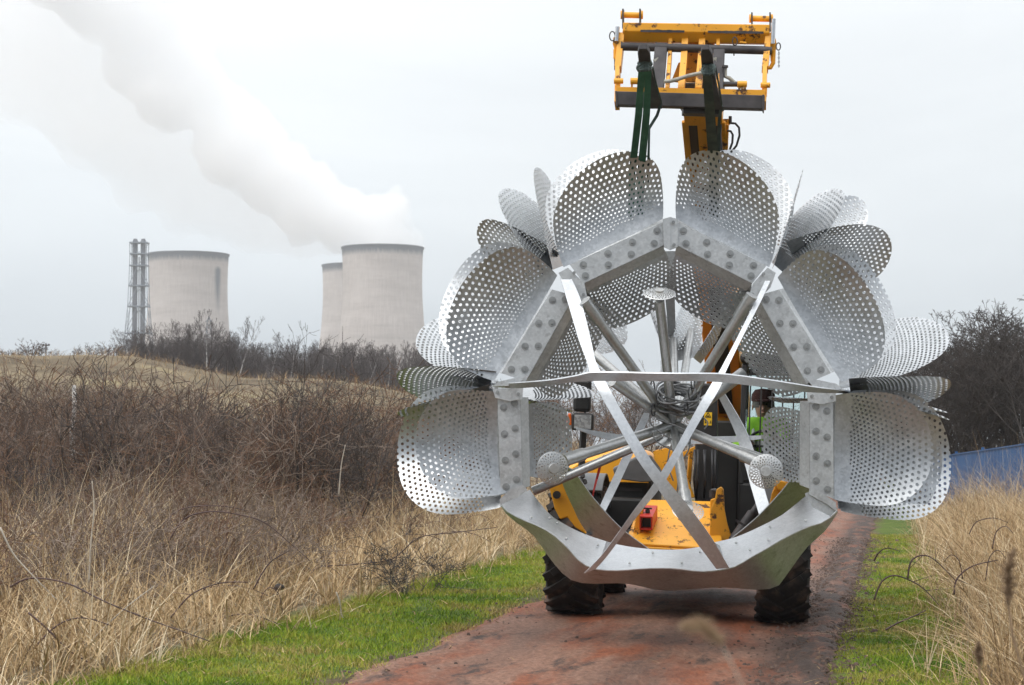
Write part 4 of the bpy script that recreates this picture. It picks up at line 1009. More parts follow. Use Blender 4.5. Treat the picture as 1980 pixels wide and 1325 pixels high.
grn = ramp(t, [(.3, (.050, .075, .018)), (.55, (.080, .115, .022)), (.75, (.135, .125, .045))]); t.links.new(n1.outputs['Fac'], grn.inputs[0])
mud = ramp(t, [(.3, (.040, .026, .019)), (.7, (.10, .062, .042))]); t.links.new(n2.outputs['Fac'], mud.inputs[0])
x1 = N(t, 'ShaderNodeMix', data_type='RGBA'); t.links.new(zs.outputs['Green'], x1.inputs['Factor']); t.links.new(dry2.outputs['Result'], x1.inputs['A']); t.links.new(grn.outputs[0], x1.inputs['B'])
x2 = N(t, 'ShaderNodeMix', data_type='RGBA'); t.links.new(zs.outputs['Blue'], x2.inputs['Factor']); t.links.new(x1.outputs['Result'], x2.inputs['A']); t.links.new(mud.outputs[0], x2.inputs['B'])
t.links.new(x2.outputs['Result'], b.inputs['Base Color']); b.inputs['Roughness'].default_value = .95; b.inputs['Specular IOR Level'].default_value = .1
bump(t, b, n2.outputs['Fac'], .6, .05)
g = link('ground', np_mesh('ground', V, Q, m), None, smooth=True); tag(g, kind='structure')

# the dirt track: its own sheet with ruts, clods and ragged edges
def track_pt(y, s): return (.53 + TANG * (y - 13.76)) + s / .983
ty = np.concatenate([np.arange(4, 40, .12), np.arange(40, 130, 1.0)]); ns = 56
V = []
for y in ty:
    eL = -1.55 + .16 * noise.noise(Vector((y * .8, 0, 3))) + .07 * noise.noise(Vector((y * 3.1, 0, 5))); eR = 1.50 + .14 * noise.noise(Vector((y * .8, 9, 3))) + .09 * noise.noise(Vector((y * 3.3, 4, 1)))
    for k in range(ns):
        f = k / (ns - 1); s = eL + (eR - eL) * f; x = track_pt(y, s)
        rut = -.045 * math.exp(-((abs(s) - .95) / .24) ** 2) + .020 * math.exp(-(s / .4) ** 2)
        edge = min(f, 1 - f) * 20
        z = .028 + rut + .012 * noise.noise(Vector((x * 2.2, y * 1.1, 0))) + .020 * noise.noise(Vector((x * 9, y * 5, 2))) * (1.5 if s > 0 else .7)
        if s > .75: z += .030 * (s - .75) * (1 + 1.6 * noise.noise(Vector((x * 7, y * 6, 7))))
        z = max(z, .006) * min(1, edge + .15)
        V.append((x, y, z + float(gz(x, y))))
V = np.array(V); nY = len(ty)
ii, jj = np.meshgrid(np.arange(ns - 1), np.arange(nY - 1)); a = (jj * ns + ii).ravel()
Q = np.stack([a, a + 1, a + ns + 1, a + ns], -1)
m, t, b = new_mat('red_brown_dirt')
as_ = N(t, 'ShaderNodeAttribute'); as_.attribute_name = 'across'; gp = N(t, 'ShaderNodeNewGeometry'); sq = N(t, 'ShaderNodeSeparateXYZ'); t.links.new(gp.outputs['Position'], sq.inputs[0])
cv = N(t, 'ShaderNodeCombineXYZ'); t.links.new(as_.outputs['Fac'], cv.inputs[0]); t.links.new(sq.outputs['Y'], cv.inputs[1])
def along(scale, sc, det, rough):
    mp_ = N(t, 'ShaderNodeMapping'); mp_.inputs['Scale'].default_value = sc; nn = N(t, 'ShaderNodeTexNoise'); nn.inputs['Scale'].default_value = scale; nn.inputs['Detail'].default_value = det; nn.inputs['Roughness'].default_value = rough
    t.links.new(cv.outputs[0], mp_.inputs[0]); t.links.new(mp_.outputs[0], nn.inputs['Vector']); return nn
n1 = along(1.0, (1.7, .30, 1), 8, .62); n2 = along(2.2, (1.9, .42, 1), 9, .70); n3 = noise_tex(t, 26, 6, sc=(1, .5, 1), rough=.7)
base = ramp(t, [(.30, (.095, .048, .031)), (.5, (.19, .096, .062)), (.7, (.285, .160, .110))]); t.links.new(n3.outputs['Fac'], base.inputs[0])
f1 = ramp(t, [(.45, (0, 0, 0)), (.58, (1, 1, 1))]); t.links.new(n1.outputs['Fac'], f1.inputs[0])
red = ramp(t, [(.3, (.105, .030, .012)), (.7, (.27, .078, .030))]); t.links.new(n3.outputs['Fac'], red.inputs[0])
x1 = N(t, 'ShaderNodeMix', data_type='RGBA'); t.links.new(f1.outputs[0], x1.inputs['Factor']); t.links.new(base.outputs[0], x1.inputs['A']); t.links.new(red.outputs[0], x1.inputs['B'])
f2 = ramp(t, [(.52, (0, 0, 0)), (.66, (1, 1, 1))]); t.links.new(n2.outputs['Fac'], f2.inputs[0])
uvx = N(t, 'ShaderNodeAttribute'); uvx.attribute_name = 'tint'
f3 = N(t, 'ShaderNodeMath', operation='MAXIMUM'); t.links.new(f2.outputs[0], f3.inputs[0])
mv = N(t, 'ShaderNodeMath', operation='MULTIPLY'); t.links.new(uvx.outputs['Fac'], mv.inputs[0]); rm = ramp(t, [(.34, (.25, .25, .25)), (.52, (1, 1, 1))]); t.links.new(n2.outputs['Fac'], rm.inputs[0]); t.links.new(rm.outputs[0], mv.inputs[1])
t.links.new(mv.outputs[0], f3.inputs[1])
dk = ramp(t, [(.3, (.016, .010, .008)), (.7, (.055, .033, .024))]); t.links.new(n3.outputs['Fac'], dk.inputs[0])
x2 = N(t, 'ShaderNodeMix', data_type='RGBA'); t.links.new(f3.outputs[0], x2.inputs['Factor']); t.links.new(x1.outputs['Result'], x2.inputs['A']); t.links.new(dk.outputs[0], x2.inputs['B'])
t.links.new(x2.outputs['Result'], b.inputs['Base Color']); b.inputs['Roughness'].default_value = .74; b.inputs['Specular IOR Level'].default_value = .35
bump(t, b, n3.outputs['Fac'], .7, .03)
sv = np.tile(np.linspace(-1.55, 1.5, ns), nY)
tint = np.maximum(np.clip((sv - .80) / .35, 0, 1) * .98, .62 * np.exp(-((sv - .25) / .30) ** 2)) + .30 * np.exp(-((sv + .95) / .16) ** 2)
rme = np_mesh('dirt_road', V, Q, m, tint); aa = rme.attributes.new('across', 'FLOAT', 'POINT'); aa.data.foreach_set('value', sv.astype(np.float32))
rd = link('dirt_road', rme, None, smooth=True); tag(rd, kind='structure')

# clods of mud along the right edge of the track and here and there
Vs = []; Qs = []
def clod(x, y, z, r, bb):
    n0 = sum(len(v) for v in Vs) if False else bb
    k = np.array([(-1, -1, -.4), (1, -1, -.4), (1, 1, -.4), (-1, 1, -.4), (-.7, -.6, .6), (.6, -.7, .5), (.6, .7, .6), (-.6, .6, .5)]) * r * nr.uniform(.6, 1.3, (8, 3)) + (x, y, z)
    Vs.append(k); Qs.append(np.array([(0, 1, 5, 4), (1, 2, 6, 5), (2, 3, 7, 6), (3, 0, 4, 7), (4, 5, 6, 7)]) + bb)
nb = 0
for k in range(6500):
    y = nr.uniform(12.5, 36); s = nr.normal(1.32, .20) if k % 9 else nr.choice([-1.45, .4, -.3]) + nr.normal(0, .25)
    x = track_pt(y, s); clod(x, y, float(gz(x, y)) + .03, nr.gamma(1.6, .0035) + .003, nb); nb += 8
cl = link('mud_clods', np_mesh('mud_clods', np.concatenate(Vs), np.concatenate(Qs), noisy('wet_mud', [(.3, (.030, .019, .015)), (.7, (.10, .058, .040))], 6, .8)), None)
tag(cl, 'loose dark mud clods scattered along the edges of the red dirt track', kind='stuff')

# ------------------------------------------------------------------ grass and reeds
def tinted(name, stops, rough=.8, patch=None):
    m, t, b = new_mat(name); a = N(t, 'ShaderNodeAttribute'); a.attribute_name = 'tint'
    r = ramp(t, stops); t.links.new(a.outputs['Fac'], r.inputs[0]); t.links.new(r.outputs[0], b.inputs['Base Color'])
    b.inputs['Roughness'].default_value = rough; b.inputs['Specular IOR Level'].default_value = .2
    return m
def blades(P0, H, Wd, lean, az, bend, segs=3, tint=None):
    """curved tapering blades; returns verts, quads, tints"""
    n = len(P0); dx = np.cos(az); dy = np.sin(az)
    wa = nr.uniform(0, math.pi, n); wx, wy = np.cos(wa), np.sin(wa)
    rows = []
    for k in range(segs + 1):
        f = k / segs; h = H * f * (1 - .35 * np.clip(lean, 0, 1) * f); off = H * (lean * f + bend * f * f)
        c = np.stack([P0[:, 0] + dx * off, P0[:, 1] + dy * off, P0[:, 2] + h - np.clip(bend, 0, None) * H * .45 * f ** 3], -1)
        w_ = (Wd * (1 - .85 * f))[:, None] * np.stack([wx, wy, 0 * wx], -1) * .5
        rows += [c - w_, c + w_]
    V = np.stack(rows, 1).reshape(-1, 3); b0 = np.arange(n) * (2 * (segs + 1))
    Q = np.concatenate([np.stack([b0 + 2 * k, b0 + 2 * k + 1, b0 + 2 * k + 3, b0 + 2 * k + 2], -1) for k in range(segs)])
    return V, Q, np.repeat(tint, 2 * (segs + 1))
def vnoise(x, y, sc, seed=0):
    return np.array([noise.noise(Vector((a * sc, b_ * sc, seed))) for a, b_ in zip(x, y)])
M['green_grass'] = tinted('green_grass', [(0, (.045, .095, .008)), (.30, (.130, .220, .015)), (.55, (.245, .290, .022)), (.8, (.29, .25, .055)), (1, (.36, .28, .11))])
M['dry_grass'] = tinted('dry_grass', [(0, (.080, .048, .026)), (.3, (.23, .150, .082)), (.6, (.42, .288, .152)), (.85, (.53, .395, .23)), (1, (.63, .53, .37))])
def rejectsample(n, y0, y1, s0, s1, dens=None):
    y = y0 + (y1 - y0) * nr.random(n) ** 1.5; s = nr.uniform(s0, s1, n); x = track_pt(y, s)
    return x, y, s
parts = []
for (n, s0, s1) in ((95000, -3.3, -1.45), (60000, 1.5, 2.6)):
    x, y, s = rejectsample(n, 11, 38, s0, s1)
    if s0 < 0: x, y, s = (q[(x / y > -.27)] for q in (x, y, s))
    pn = vnoise(x, y, .8) ; pn2 = vnoise(x, y, 3.0, 4)
    edge = np.minimum(np.abs(s) - 1.45, .5) / .5
    keep = nr.random(len(x)) < np.clip(.25 + edge + pn2 * .8, .05, 1); x, y, s, pn, pn2, edge = (q[keep] for q in (x, y, s, pn, pn2, edge))
    tint = np.clip(.50 + .75 * pn + .40 * pn2 + nr.normal(0, .14, len(x)) + (.42 * (1 - edge) if s0 < 0 else .12), 0, 1)
    if s0 < 0: tint = np.clip(tint + .3 * np.clip((-s - 2.9) / .5, 0, 1), 0, 1)
    H = nr.uniform(.018, .055, len(x)) * (1 + .9 * pn2) * (1 + 1.0 * np.clip((-s - 2.6), 0, 1))
    parts.append(blades(np.stack([x, y, gz(x, y)], -1), H, nr.uniform(.004, .008, len(x)), nr.uniform(0, .7, len(x)), nr.uniform(0, 6.28, len(x)), nr.uniform(0, .5, len(x)), 2, tint))
def join(parts):
    V = []; Q = []; T = []; o = 0
    for v, q, t_ in parts: V.append(v); Q.append(q + o); T.append(t_); o += len(v)
    return np.concatenate(V), np.concatenate(Q), np.concatenate(T)
v, q, t_ = join(parts)
tag(link('green_grass', np_mesh('green_grass', v, q, M['green_grass'], t_), None), 'short green grass on the verges along the dirt track', kind='stuff')

lx, ly, ls = rejectsample(4200, 11.5, 34, -3.4, 2.6); kp = (np.abs(ls) > 1.25) | (nr.random(len(ls)) < .05); lx, ly, ls = lx[kp], ly[kp], ls[kp]
v, q, t_ = blades(np.stack([lx, ly, gz(lx, ly) + .035], -1), nr.uniform(.012, .05, len(lx)), nr.uniform(.003, .013, len(lx)), nr.uniform(1.0, 4, len(lx)), nr.uniform(0, 6.28, len(lx)), nr.uniform(-.2, .2, len(lx)), 3, np.clip(nr.normal(.30, .22, len(lx)), 0, 1))
zz0 = np.repeat(gz(lx, ly), 8); v[:, 2] = np.clip(v[:, 2], zz0 + .02, zz0 + .09)
tag(link('leaf_litter', np_mesh('leaf_litter', v, q, M['dry_grass'], t_), None), 'dead leaves and broken straw lying over the green verges', kind='stuff')
def dryfield(n, y0, y1, s0, s1, hmin, hmax, edge_s, sgn, pw=1.5, xl=-.30, xr=.34, wmul=1.0, base=.55):
    y = y0 + (y1 - y0) * nr.random(n) ** pw; s = s0 + (s1 - s0) * nr.random(n) ** 1.25; x = track_pt(y, s)
    k = (x / y > xl) & (x / y < xr); x, y, s = x[k], y[k], s[k]
    # gather into tufts
    gx, gy = np.round(x / .30) * .30, np.round(y / .30) * .30
    hsh = np.sin(gx * 12.9898 + gy * 78.233) * 43758.5453; hsh -= np.floor(hsh); hs2 = np.sin(gx * 39.3 + gy * 11.1) * 24634.6; hs2 -= np.floor(hs2)
    x = x * .55 + (gx + (hsh - .5) * .25) * .45; y = y * .55 + (gy + (hs2 - .5) * .25) * .45
    s = lat(x, y); pn = vnoise(x, y, .55, 2); pn2 = vnoise(x, y, 1.9, 6)
    into = np.clip((np.abs(s) - edge_s + .35 * pn2) / .7, 0, 1)
    keep = nr.random(len(x)) < into * np.clip(.9 + .9 * pn, .15, 1); x, y, s, pn, pn2, into, hsh = (q[keep] for q in (x, y, s, pn, pn2, into, hsh))
    n = len(x)
    H = (hmin + (hmax - hmin) * nr.random(n) ** 1.6) * (.45 + .55 * into) * (1 + .45 * pn) * (.75 + .5 * hsh)
    tint = np.clip(base + .38 * pn + .30 * pn2 + nr.normal(0, .18, n), 0, 1)
    az = np.where(nr.random(n) < .55, hsh * 6.28 + nr.normal(0, .6, n), nr.uniform(0, 6.28, n))
    lean = np.abs(nr.normal(.18, .40, n)); bend = np.abs(nr.normal(.10, .45, n)); lay = nr.random(n) < .14; lean = np.where(lay, nr.uniform(.8, 2.2, n), lean); H = np.where(lay, H * .6, H)
    return blades(np.stack([x, y, gz(x, y) - .02], -1), H, nr.uniform(.003, .009, n) * wmul, lean, az, bend, 4, tint)
v, q, t_ = join([dryfield(88000, 11.5, 48, -2.6, -13, .20, .70, 2.85, -1, 1.35, base=.66, wmul=1.7), dryfield(9000, 12, 45, -3.6, -12, .8, 1.35, 3.8, -1, 1.2, base=.75),
                 dryfield(16000, 48, 118, -5, -60, .3, .6, 3, -1, .8, wmul=3.5, base=.45)])
tag(link('dry_grass', np_mesh('dry_grass', v, q, M['dry_grass'], t_), None), 'tall dead straw-coloured grass filling the bank left of the verge', kind='stuff')
v, q, t_ = join([dryfield(52000, 12.2, 46, 2.0, 7.5, .40, 1.0, 2.20, 1, 1.25, base=.60, wmul=1.5), dryfield(16000, 13, 46, 2.6, 8, .95, 1.6, 2.7, 1, 1.1, base=.68)])
tag(link('dry_reeds', np_mesh('dry_reeds', v, q, M['dry_grass'], t_), None), 'tall dead reeds and straw grass right of the track', kind='stuff')

# ------------------------------------------------------------------ bare shrubs, brambles and trees
def prisms(segs):
    """(p0, p1, r0, r1) rows to three-sided sticks"""
    A = np.array([s[0] for s in segs]); B = np.array([s[1] for s in segs]); r0 = np.array([s[2] for s in segs]); r1 = np.array([s[3] for s in segs])
    d = B - A; d /= np.linalg.norm(d, axis=1)[:, None] + 1e-9
    ref = np.where(np.abs(d[:, 2:3]) < .9, np.array([[0, 0, 1.]]), np.array([[1., 0, 0]]))
    x = np.cross(d, ref); x /= np.linalg.norm(x, axis=1)[:, None]; y = np.cross(d, x); V = []
    for P_, r in ((A, r0), (B, r1)):
        for k in range(3):
            a = 2 * math.pi * k / 3; V.append(P_ + (x * math.cos(a) + y * math.sin(a)) * r[:, None])
    n = len(A); V = np.stack(V, 1).reshape(-1, 3); b0 = np.arange(n) * 6
    Q = np.concatenate([np.stack([b0 + k, b0 + (k + 1) % 3, b0 + 3 + (k + 1) % 3, b0 + 3 + k], -1) for k in range(3)])
    return V, Q
def grow(segs, p, d, ln, r, depth, rg, up=.06, wig=.22, kids=(2, 4), shrink=.68, rmin=.0022, spread=.75, steps=4):
    p = np.array(p, float); d = np.array(d, float)
    for k in range(steps):
        d = d + rg.normal(0, wig, 3) * .5 + np.array([0, 0, up]); d /= np.linalg.norm(d)
        q = p + d * ln / steps; rb = max(r * (1 - .45 * (k + 1) / steps), rmin); segs.append((p, q, max(r * (1 - .45 * k / steps), rmin), rb)); p = q
        if depth > 0 and k >= 1:
            for _ in range(rg.integers(kids[0], kids[1] + 1) if k == steps - 1 else rg.integers(0, 3)):
                dd = d + rg.normal(0, spread, 3) * np.array([1, 1, .8]); dd /= np.linalg.norm(dd)
                grow(segs, p, dd, ln * shrink * rg.uniform(.6, 1.15), rb * .72, depth - 1, rg, up, wig, kids, shrink, rmin, spread, max(2, steps - 1))
M['twig_brown'] = noisy('brown_twigs', [(.3, (.060, .042, .034)), (.7, (.155, .110, .086))], 1.5, .85)
M['twig_red'] = noisy('reddish_twigs', [(.3, (.085, .046, .030)), (.7, (.22, .125, .075))], 1.2, .85)
M['twig_dark'] = noisy('dark_twigs', [(.3, (.026, .021, .020)), (.7, (.070, .058, .052))], 1.5, .85)
M['twig_grey'] = noisy('grey_twigs', [(.3, (.070, .060, .060)), (.7, (.15, .13, .125))], .8, .85)
M['twig_pale'] = noisy('weathered_bramble', [(.3, (.12, .088, .066)), (.7, (.28, .215, .17))], 1.4, .85)
M['birch_bark'] = noisy('birch_bark', [(.35, (.10, .09, .085)), (.5, (.42, .40, .38)), (.7, (.60, .58, .55))], 3, .8, sc=(1, 1, 3))
def bush_mesh(name, seed, h, stems, mat, depth=3, spread=.75, lean=.35, rmin=.003, kids=(2, 4), ln0=.55):
    rg = np.random.default_rng(seed); segs = []
    for k in range(stems):
        a = rg.uniform(0, 6.28); d = np.array([math.cos(a) * lean, math.sin(a) * lean, 1]) ; d = d / np.linalg.norm(d)
        grow(segs, (math.cos(a) * .15 * h * rg.random(), math.sin(a) * .15 * h * rg.random(), -.05), d, h * ln0 * rg.uniform(.7, 1.15), .0065 * h, depth, rg, .05, .25, kids, .62, rmin, spread)
    V, Q = prisms(segs); return np_mesh(name, V, Q, mat)
def place(meshes, spots, name, label, cat, group, hs=1.0):
    for i, (x, y, s) in enumerate(spots):
        o = bpy.data.objects.new(name, meshes[i % len(meshes)]); C.objects.link(o); o.location = (x, y, float(gz(x, y)) - .03)
        o.scale = (s * nr.uniform(.85, 1.2), s * nr.uniform(.85, 1.2), s); o.rotation_euler = (0, 0, nr.uniform(0, 6.28)); tag(o, label, cat, group)
def fx(px, y): return (px - 990) / F * y
thick = [bush_mesh('bare_shrub', 20 + k, 2.2, 9, M[('twig_brown', 'twig_red', 'twig_pale', 'twig_dark', 'twig_red')[k]], 3, .8, .45, .0046, (1, 3)) for k in range(5)]
sp_ = []
for k in range(165):
    y = 25 + 31 * nr.random(); px = nr.uniform(-60, 1060)
    x = fx(px, y)
    if lat(x, y) > -6.0: continue
    sp_.append((x, y, nr.uniform(.62, 1.05) * (1.22 if px < 380 else 1.10) * (.68 if y < 29 else 1) * (1.12 if y > 42 else 1)))
place(thick, sp_, 'bare_shrub', 'leafless brown shrub in the tangled thicket below the grassy hill', 'shrub', 'bare shrubs of the left thicket')
# low tangle between the grass and the thicket
low = [bush_mesh('bramble_bush', 40 + k, .9, 14, M[('twig_pale', 'twig_red', 'twig_pale')[k]], 3, 1.0, 1.1, .0034, (1, 3)) for k in range(3)]
sp_ = []
for k in range(120):
    y = 16.5 + 15 * nr.random(); px = nr.uniform(-60, 1000); x = fx(px, y)
    if lat(x, y) > -4.4: continue
    sp_.append((x, y, nr.uniform(.7, 1.15)))
place(low, sp_, 'bramble_bush', 'low leafless tangle of brambles among the dead grass of the left bank', 'bramble', 'bramble tangles in the dead grass')
for i, (px, y, h, lab) in enumerate(((560, 31, 2.7, 'tall dark spreading bare shrub standing above the thicket in front of the far wood'), (290, 33, 2.9, 'tall upright bare shrub whose twigs cross the twin flue stack'), (40, 31, 2.7, 'thin bare shrub at the left edge reaching up past the hill crest'), (690, 30, 2.2, 'wide dark bare shrub between the tallest shrub and the flower'))):
    x = fx(px, y); me = bush_mesh('bare_shrub', 60 + i, h, (8, 7, 6, 8)[i], M[('twig_dark', 'twig_dark', 'twig_brown', 'twig_dark')[i]], 4, .62, .40, .0026, (2, 4), .48)
    o = bpy.data.objects.new('bare_shrub', me); C.objects.link(o); o.location = (x, y, float(gz(x, y)) - .03); tag(o, lab, 'shrub')
# taller thin shrubs standing out of the thicket up to the skyline
tallb = [bush_mesh('bare_shrub', 80 + k, 2.3, 6, M[('twig_brown', 'twig_dark', 'twig_red')[k]], 3, .55, .32, .0042, (1, 3), .50) for k in range(3)]
place(tallb, [(fx(px, y), y, s * 1.05) for px, y, s in ((-10, 38, 1.1), (60, 33, .95), (110, 36, 1.05), (160, 31, .95), (205, 36, 1.1), (245, 32, 1.0), (330, 36, 1.1), (365, 32, .95), (420, 36, 1.0), (455, 31, .85), (500, 35, 1.0), (590, 34, 1.0), (630, 32, .85), (660, 36, .9), (720, 35, .8), (755, 32, .72), (790, 36, .7))], 'bare_shrub', 'tall thin bare shrub whose twigs stand out of the left thicket', 'shrub', 'tall thin shrubs of the left thicket')
# small ragged bramble at the verge
me = bush_mesh('bramble_bush', 71, .8, 12, M['twig_dark'], 3, .9, 1.2, .0022); x, y = fx(800, 21.5), 21.5
o = bpy.data.objects.new('bramble_bush', me); C.objects.link(o); o.location = (x, y, float(gz(x, y))); o.scale = (1.2, 1.2, 1.0); tag(o, 'dark bramble sprawling over the edge of the left green verge', 'bramble')
# arching canes
M['cane'] = noisy('bramble_cane', [(.3, (.040, .020, .020)), (.7, (.095, .052, .048))], 6, .6)
M['pale_stem'] = noisy('pale_dead_stem', [(.3, (.30, .26, .21)), (.7, (.50, .45, .38))], 6, .8)
def cane(pts, d, lab, grp=None, mat='cane', r=.008):
    m = MB(); q = [P(px, py, d if not isinstance(d, tuple) else d[0] + (d[1] - d[0]) * i / (len(pts) - 1)) for i, (px, py) in enumerate(pts)]
    s = []
    for i in range(len(q) - 1):
        p0, p1, p2, p3 = q[max(i - 1, 0)], q[i], q[i + 1], q[min(i + 2, len(q) - 1)]
        for k in range(5):
            f = k / 5; s.append(.5 * (2 * p1 + (p2 - p0) * f + (2 * p0 - 5 * p1 + 4 * p2 - p3) * f * f + (3 * p1 - p0 - 3 * p2 + p3) * f ** 3))
    s.append(q[-1]); o = s[0].copy(); s = [p - o for p in s]; n = len(s)
    m.tube(s, [r * (1 - .6 * i / n) for i in range(n)], 5)
    for i in range(2, n - 1, 1):                        # thorns and side twigs
        dd = Vector((rnd.uniform(-1, 1), rnd.uniform(-.5, .5), rnd.uniform(-.6, 1))).normalized()
        m.tube([s[i], s[i] + dd * (rnd.uniform(.06, .2) if i % 5 == 0 and mat == 'cane' else .014)], [r * .45, r * .15], 3)
    ob = m.build('bramble_cane' if mat == 'cane' else 'dead_stem', M[mat], None, smooth=True); ob.location = o; tag(ob, lab, 'bramble' if mat == 'cane' else 'stem', grp)
cane([(20, 1135), (60, 1118), (130, 1128), (200, 1162), (280, 1195), (350, 1220), (405, 1240)], (15.2, 14.6), 'longest dark bramble cane sloping down across the straw towards the green verge')
cane([(330, 1195), (370, 1150), (425, 1128), (480, 1126)], 17, 'dark bramble cane arching over the straw in the middle of the left bank')
cane([(400, 1215), (440, 1192), (490, 1190), (560, 1215)], 17.5, 'low bramble cane bowed to the edge of the left green verge')
cane([(325, 1050), (355, 1005), (400, 990), (450, 993), (510, 1010), (560, 1050), (600, 1085)], 20, 'high round bramble arch in the middle of the left bank')
cane([(270, 1072), (310, 1020), (350, 985), (420, 978), (480, 988)], 21, 'upper dark bramble arch crossing behind the round one')
cane([(60, 1260), (110, 1210), (160, 1195), (215, 1210)], 14.6, 'short bramble arch near the bottom left corner')
cane([(55, 1185), (90, 1215), (130, 1255), (170, 1280), (200, 1300)], 14.3, 'dark bramble cane lying down to the bottom left of the verge')
cane([(490, 1140), (520, 1090), (560, 1065)], 18, 'short bramble cane rising at the right of the straw')
cane([(620, 1095), (700, 1090), (760, 1080), (810, 1040), (880, 1030), (960, 1020)], 22, 'spiny bramble cane reaching under the flower at the left verge')
cane([(1690, 1160), (1705, 1125), (1730, 1113), (1765, 1125), (1790, 1142), (1815, 1170)], 16.5, 'dark bramble cane bowed onto the right green verge')
cane([(1755, 1120), (1762, 1085), (1785, 1074), (1810, 1085), (1850, 1125)], 16.5, 'thin round bramble arch in the right reeds')
cane([(1845, 1150), (1850, 1120), (1880, 1095), (1930, 1083)], 16, 'bramble cane rising among the right reeds')
cane([(1712, 1218), (1735, 1205), (1770, 1190), (1790, 1180)], 15.3, 'dark twig lying on the right green verge')
cane([(1690, 1085), (1700, 1068), (1716, 1060), (1740, 1066)], 19, 'small bramble cane at the far end of the right verge')
for k in range(34):                                   # thin canes bowing out of the straw
    x0 = nr.uniform(20, 900); y0 = nr.uniform(1000, 1150) if x0 < 600 else nr.uniform(980, 1070); w0 = nr.uniform(25, 75) * nr.choice([-1, 1]); h0 = nr.uniform(15, 60)
    dd_ = F * 1.6 / (y0 + 70 - 860)
    if lat(fx(x0, dd_), dd_) > -3.3: continue
    cane([(x0, y0 + h0), (x0 + w0 * .3, y0 + h0 * .25), (x0 + w0, y0), (x0 + w0 * 1.6, y0 + h0 * .3), (x0 + w0 * 2.1, y0 + h0 * .9)], dd_, 'thin bramble cane bowing out of the straw on the left bank', 'thin bramble canes in the straw', 'cane', .006)
for k in range(4):
    x0 = nr.uniform(1850, 1970); y0 = nr.uniform(960, 1120); w0 = nr.uniform(20, 50) * nr.choice([-1, 1]); h0 = nr.uniform(20, 60)
    cane([(x0, y0 + h0), (x0 + w0 * .3, y0 + h0 * .25), (x0 + w0, y0), (x0 + w0 * 1.6, y0 + h0 * .3)], nr.uniform(15, 19), 'thin bramble cane bowing out of the reeds right of the track', 'thin bramble canes in the right reeds', 'cane', .005)
cane([(155, 1265), (200, 1215), (250, 1170), (300, 1132)], 15.2, 'pale leaning dead stem at the left bank, lying across the dark cane', None, 'pale_stem', .007)
cane([(172, 1130), (176, 1050), (182, 985), (178, 930)], 17, 'tall pale dead stalk standing in the left bank', None, 'pale_stem', .009)
cane([(0, 1020), (25, 1070), (60, 1110), (110, 1160)], 15, 'pale bowed dead stem at the left edge', None, 'pale_stem', .008)
cane([(650, 1145), (657, 1165), (660, 1188), (664, 1195)], 18.3, 'crooked white stem at the edge of the left green verge', None, 'pale_stem', .008)
cane([(655, 960), (660, 900), (668, 860)], 27, 'single pale stalk standing in front of the dark thicket', None, 'pale_stem', .010)
# pale birch trunk snapped off at the left
m = MB(); q = [P(141, 880, 36), P(139, 830, 36), P(144, 790, 36), P(143, 745, 36)]; o_ = q[0].copy(); m.tube([p - o_ for p in [q[0] - Vector((0, 0, .9))] + q], [.06, .05, .045, .04, .035], 8)
ob = m.build('birch_stump', M['birch_bark'], None, smooth=True); ob.location = o_; tag(ob, 'pale slender birch trunk snapped off in the left thicket', 'tree')
# stones on the verge
for px, py, r, lab in ((558, 1273, .045, 'single black stone lying on the left green verge'), (540, 1136, .05, 'dark lump caught in the straw above the left verge')):
    d = F * 1.6 / (py - 860) if py > 1200 else 19; p = P(px, py, d); m = MB(); m.lathe((0, 0, 0), (0, 0, 1), [(0, -.6 * r), (.8 * r, -.4 * r), (r, 0), (.75 * r, .45 * r), (.3 * r, .65 * r), (0, .68 * r)], 9)
    m.v = [tuple(Vector(v) * (1 + .25 * noise.noise(Vector(v) * 40))) for v in m.v]; ob = m.build('stone', M['rubber'], None, smooth=True); ob.location = p; tag(ob, lab, 'stone')

# trees
def tree_parts(seed, h, trunk_mat, twig_mat, name, depth=3, nlimb=16, spread=.55, rmin=.008, up=.10, tr=.011, lo=.25, lim=.30, multi=1):
    rg = np.random.default_rng(seed); trunk = []; crown = []
    for s in range(multi):
        p = np.array([rg.normal(0, .12) * (multi > 1), rg.normal(0, .12) * (multi > 1), -.3]); d = np.array([rg.normal(0, .05 + .22 * (multi > 1)), rg.normal(0, .05 + .22 * (multi > 1)), 1.]); n = 12; hh = h * rg.uniform(.75, 1.0) if multi > 1 else h
        for k in range(n):
            d = d + rg.normal(0, .05, 3); d[2] = abs(d[2]); d /= np.linalg.norm(d); q = p + d * hh / n; r0, r1 = [max(tr * h * (1 - .9 * f), .012) for f in (k / n, (k + 1) / n)]
            trunk.append((p, q, r0, r1)); p = q
            if k / n > lo:
                for _ in range(max(1, int(nlimb / n / (1 - lo)))):
                    a = rg.uniform(0, 6.28); dd = np.array([math.cos(a), math.sin(a), .9]); dd /= np.linalg.norm(dd)
                    grow(crown, p, dd, h * lim * (1.15 - .75 * k / n), r1 * .5, depth, rg, up, .2, (2, 3), .62, rmin, spread, 3)
    return np_mesh('trunk', *prisms(trunk), trunk_mat), np_mesh('crown', *prisms(crown), twig_mat)
def put_tree(me, x, y, s, name, label, grp=None):
    e = empty(name, (x, y, float(gz(x, y)))); e.scale = (s, s, s); e.rotation_euler = (0, 0, nr.uniform(0, 6.28)); tag(e, label, 'tree', grp)
    for n_, q in zip(('trunk', 'crown'), me):
        c = bpy.data.objects.new(n_, q); C.objects.link(c); c.parent = e
birch = [tree_parts(100 + k, 8.0, M['birch_bark'], M['twig_grey'], 'birch', 3, 26, .36, .009, .28, .013, .30, .22) for k in range(3)]
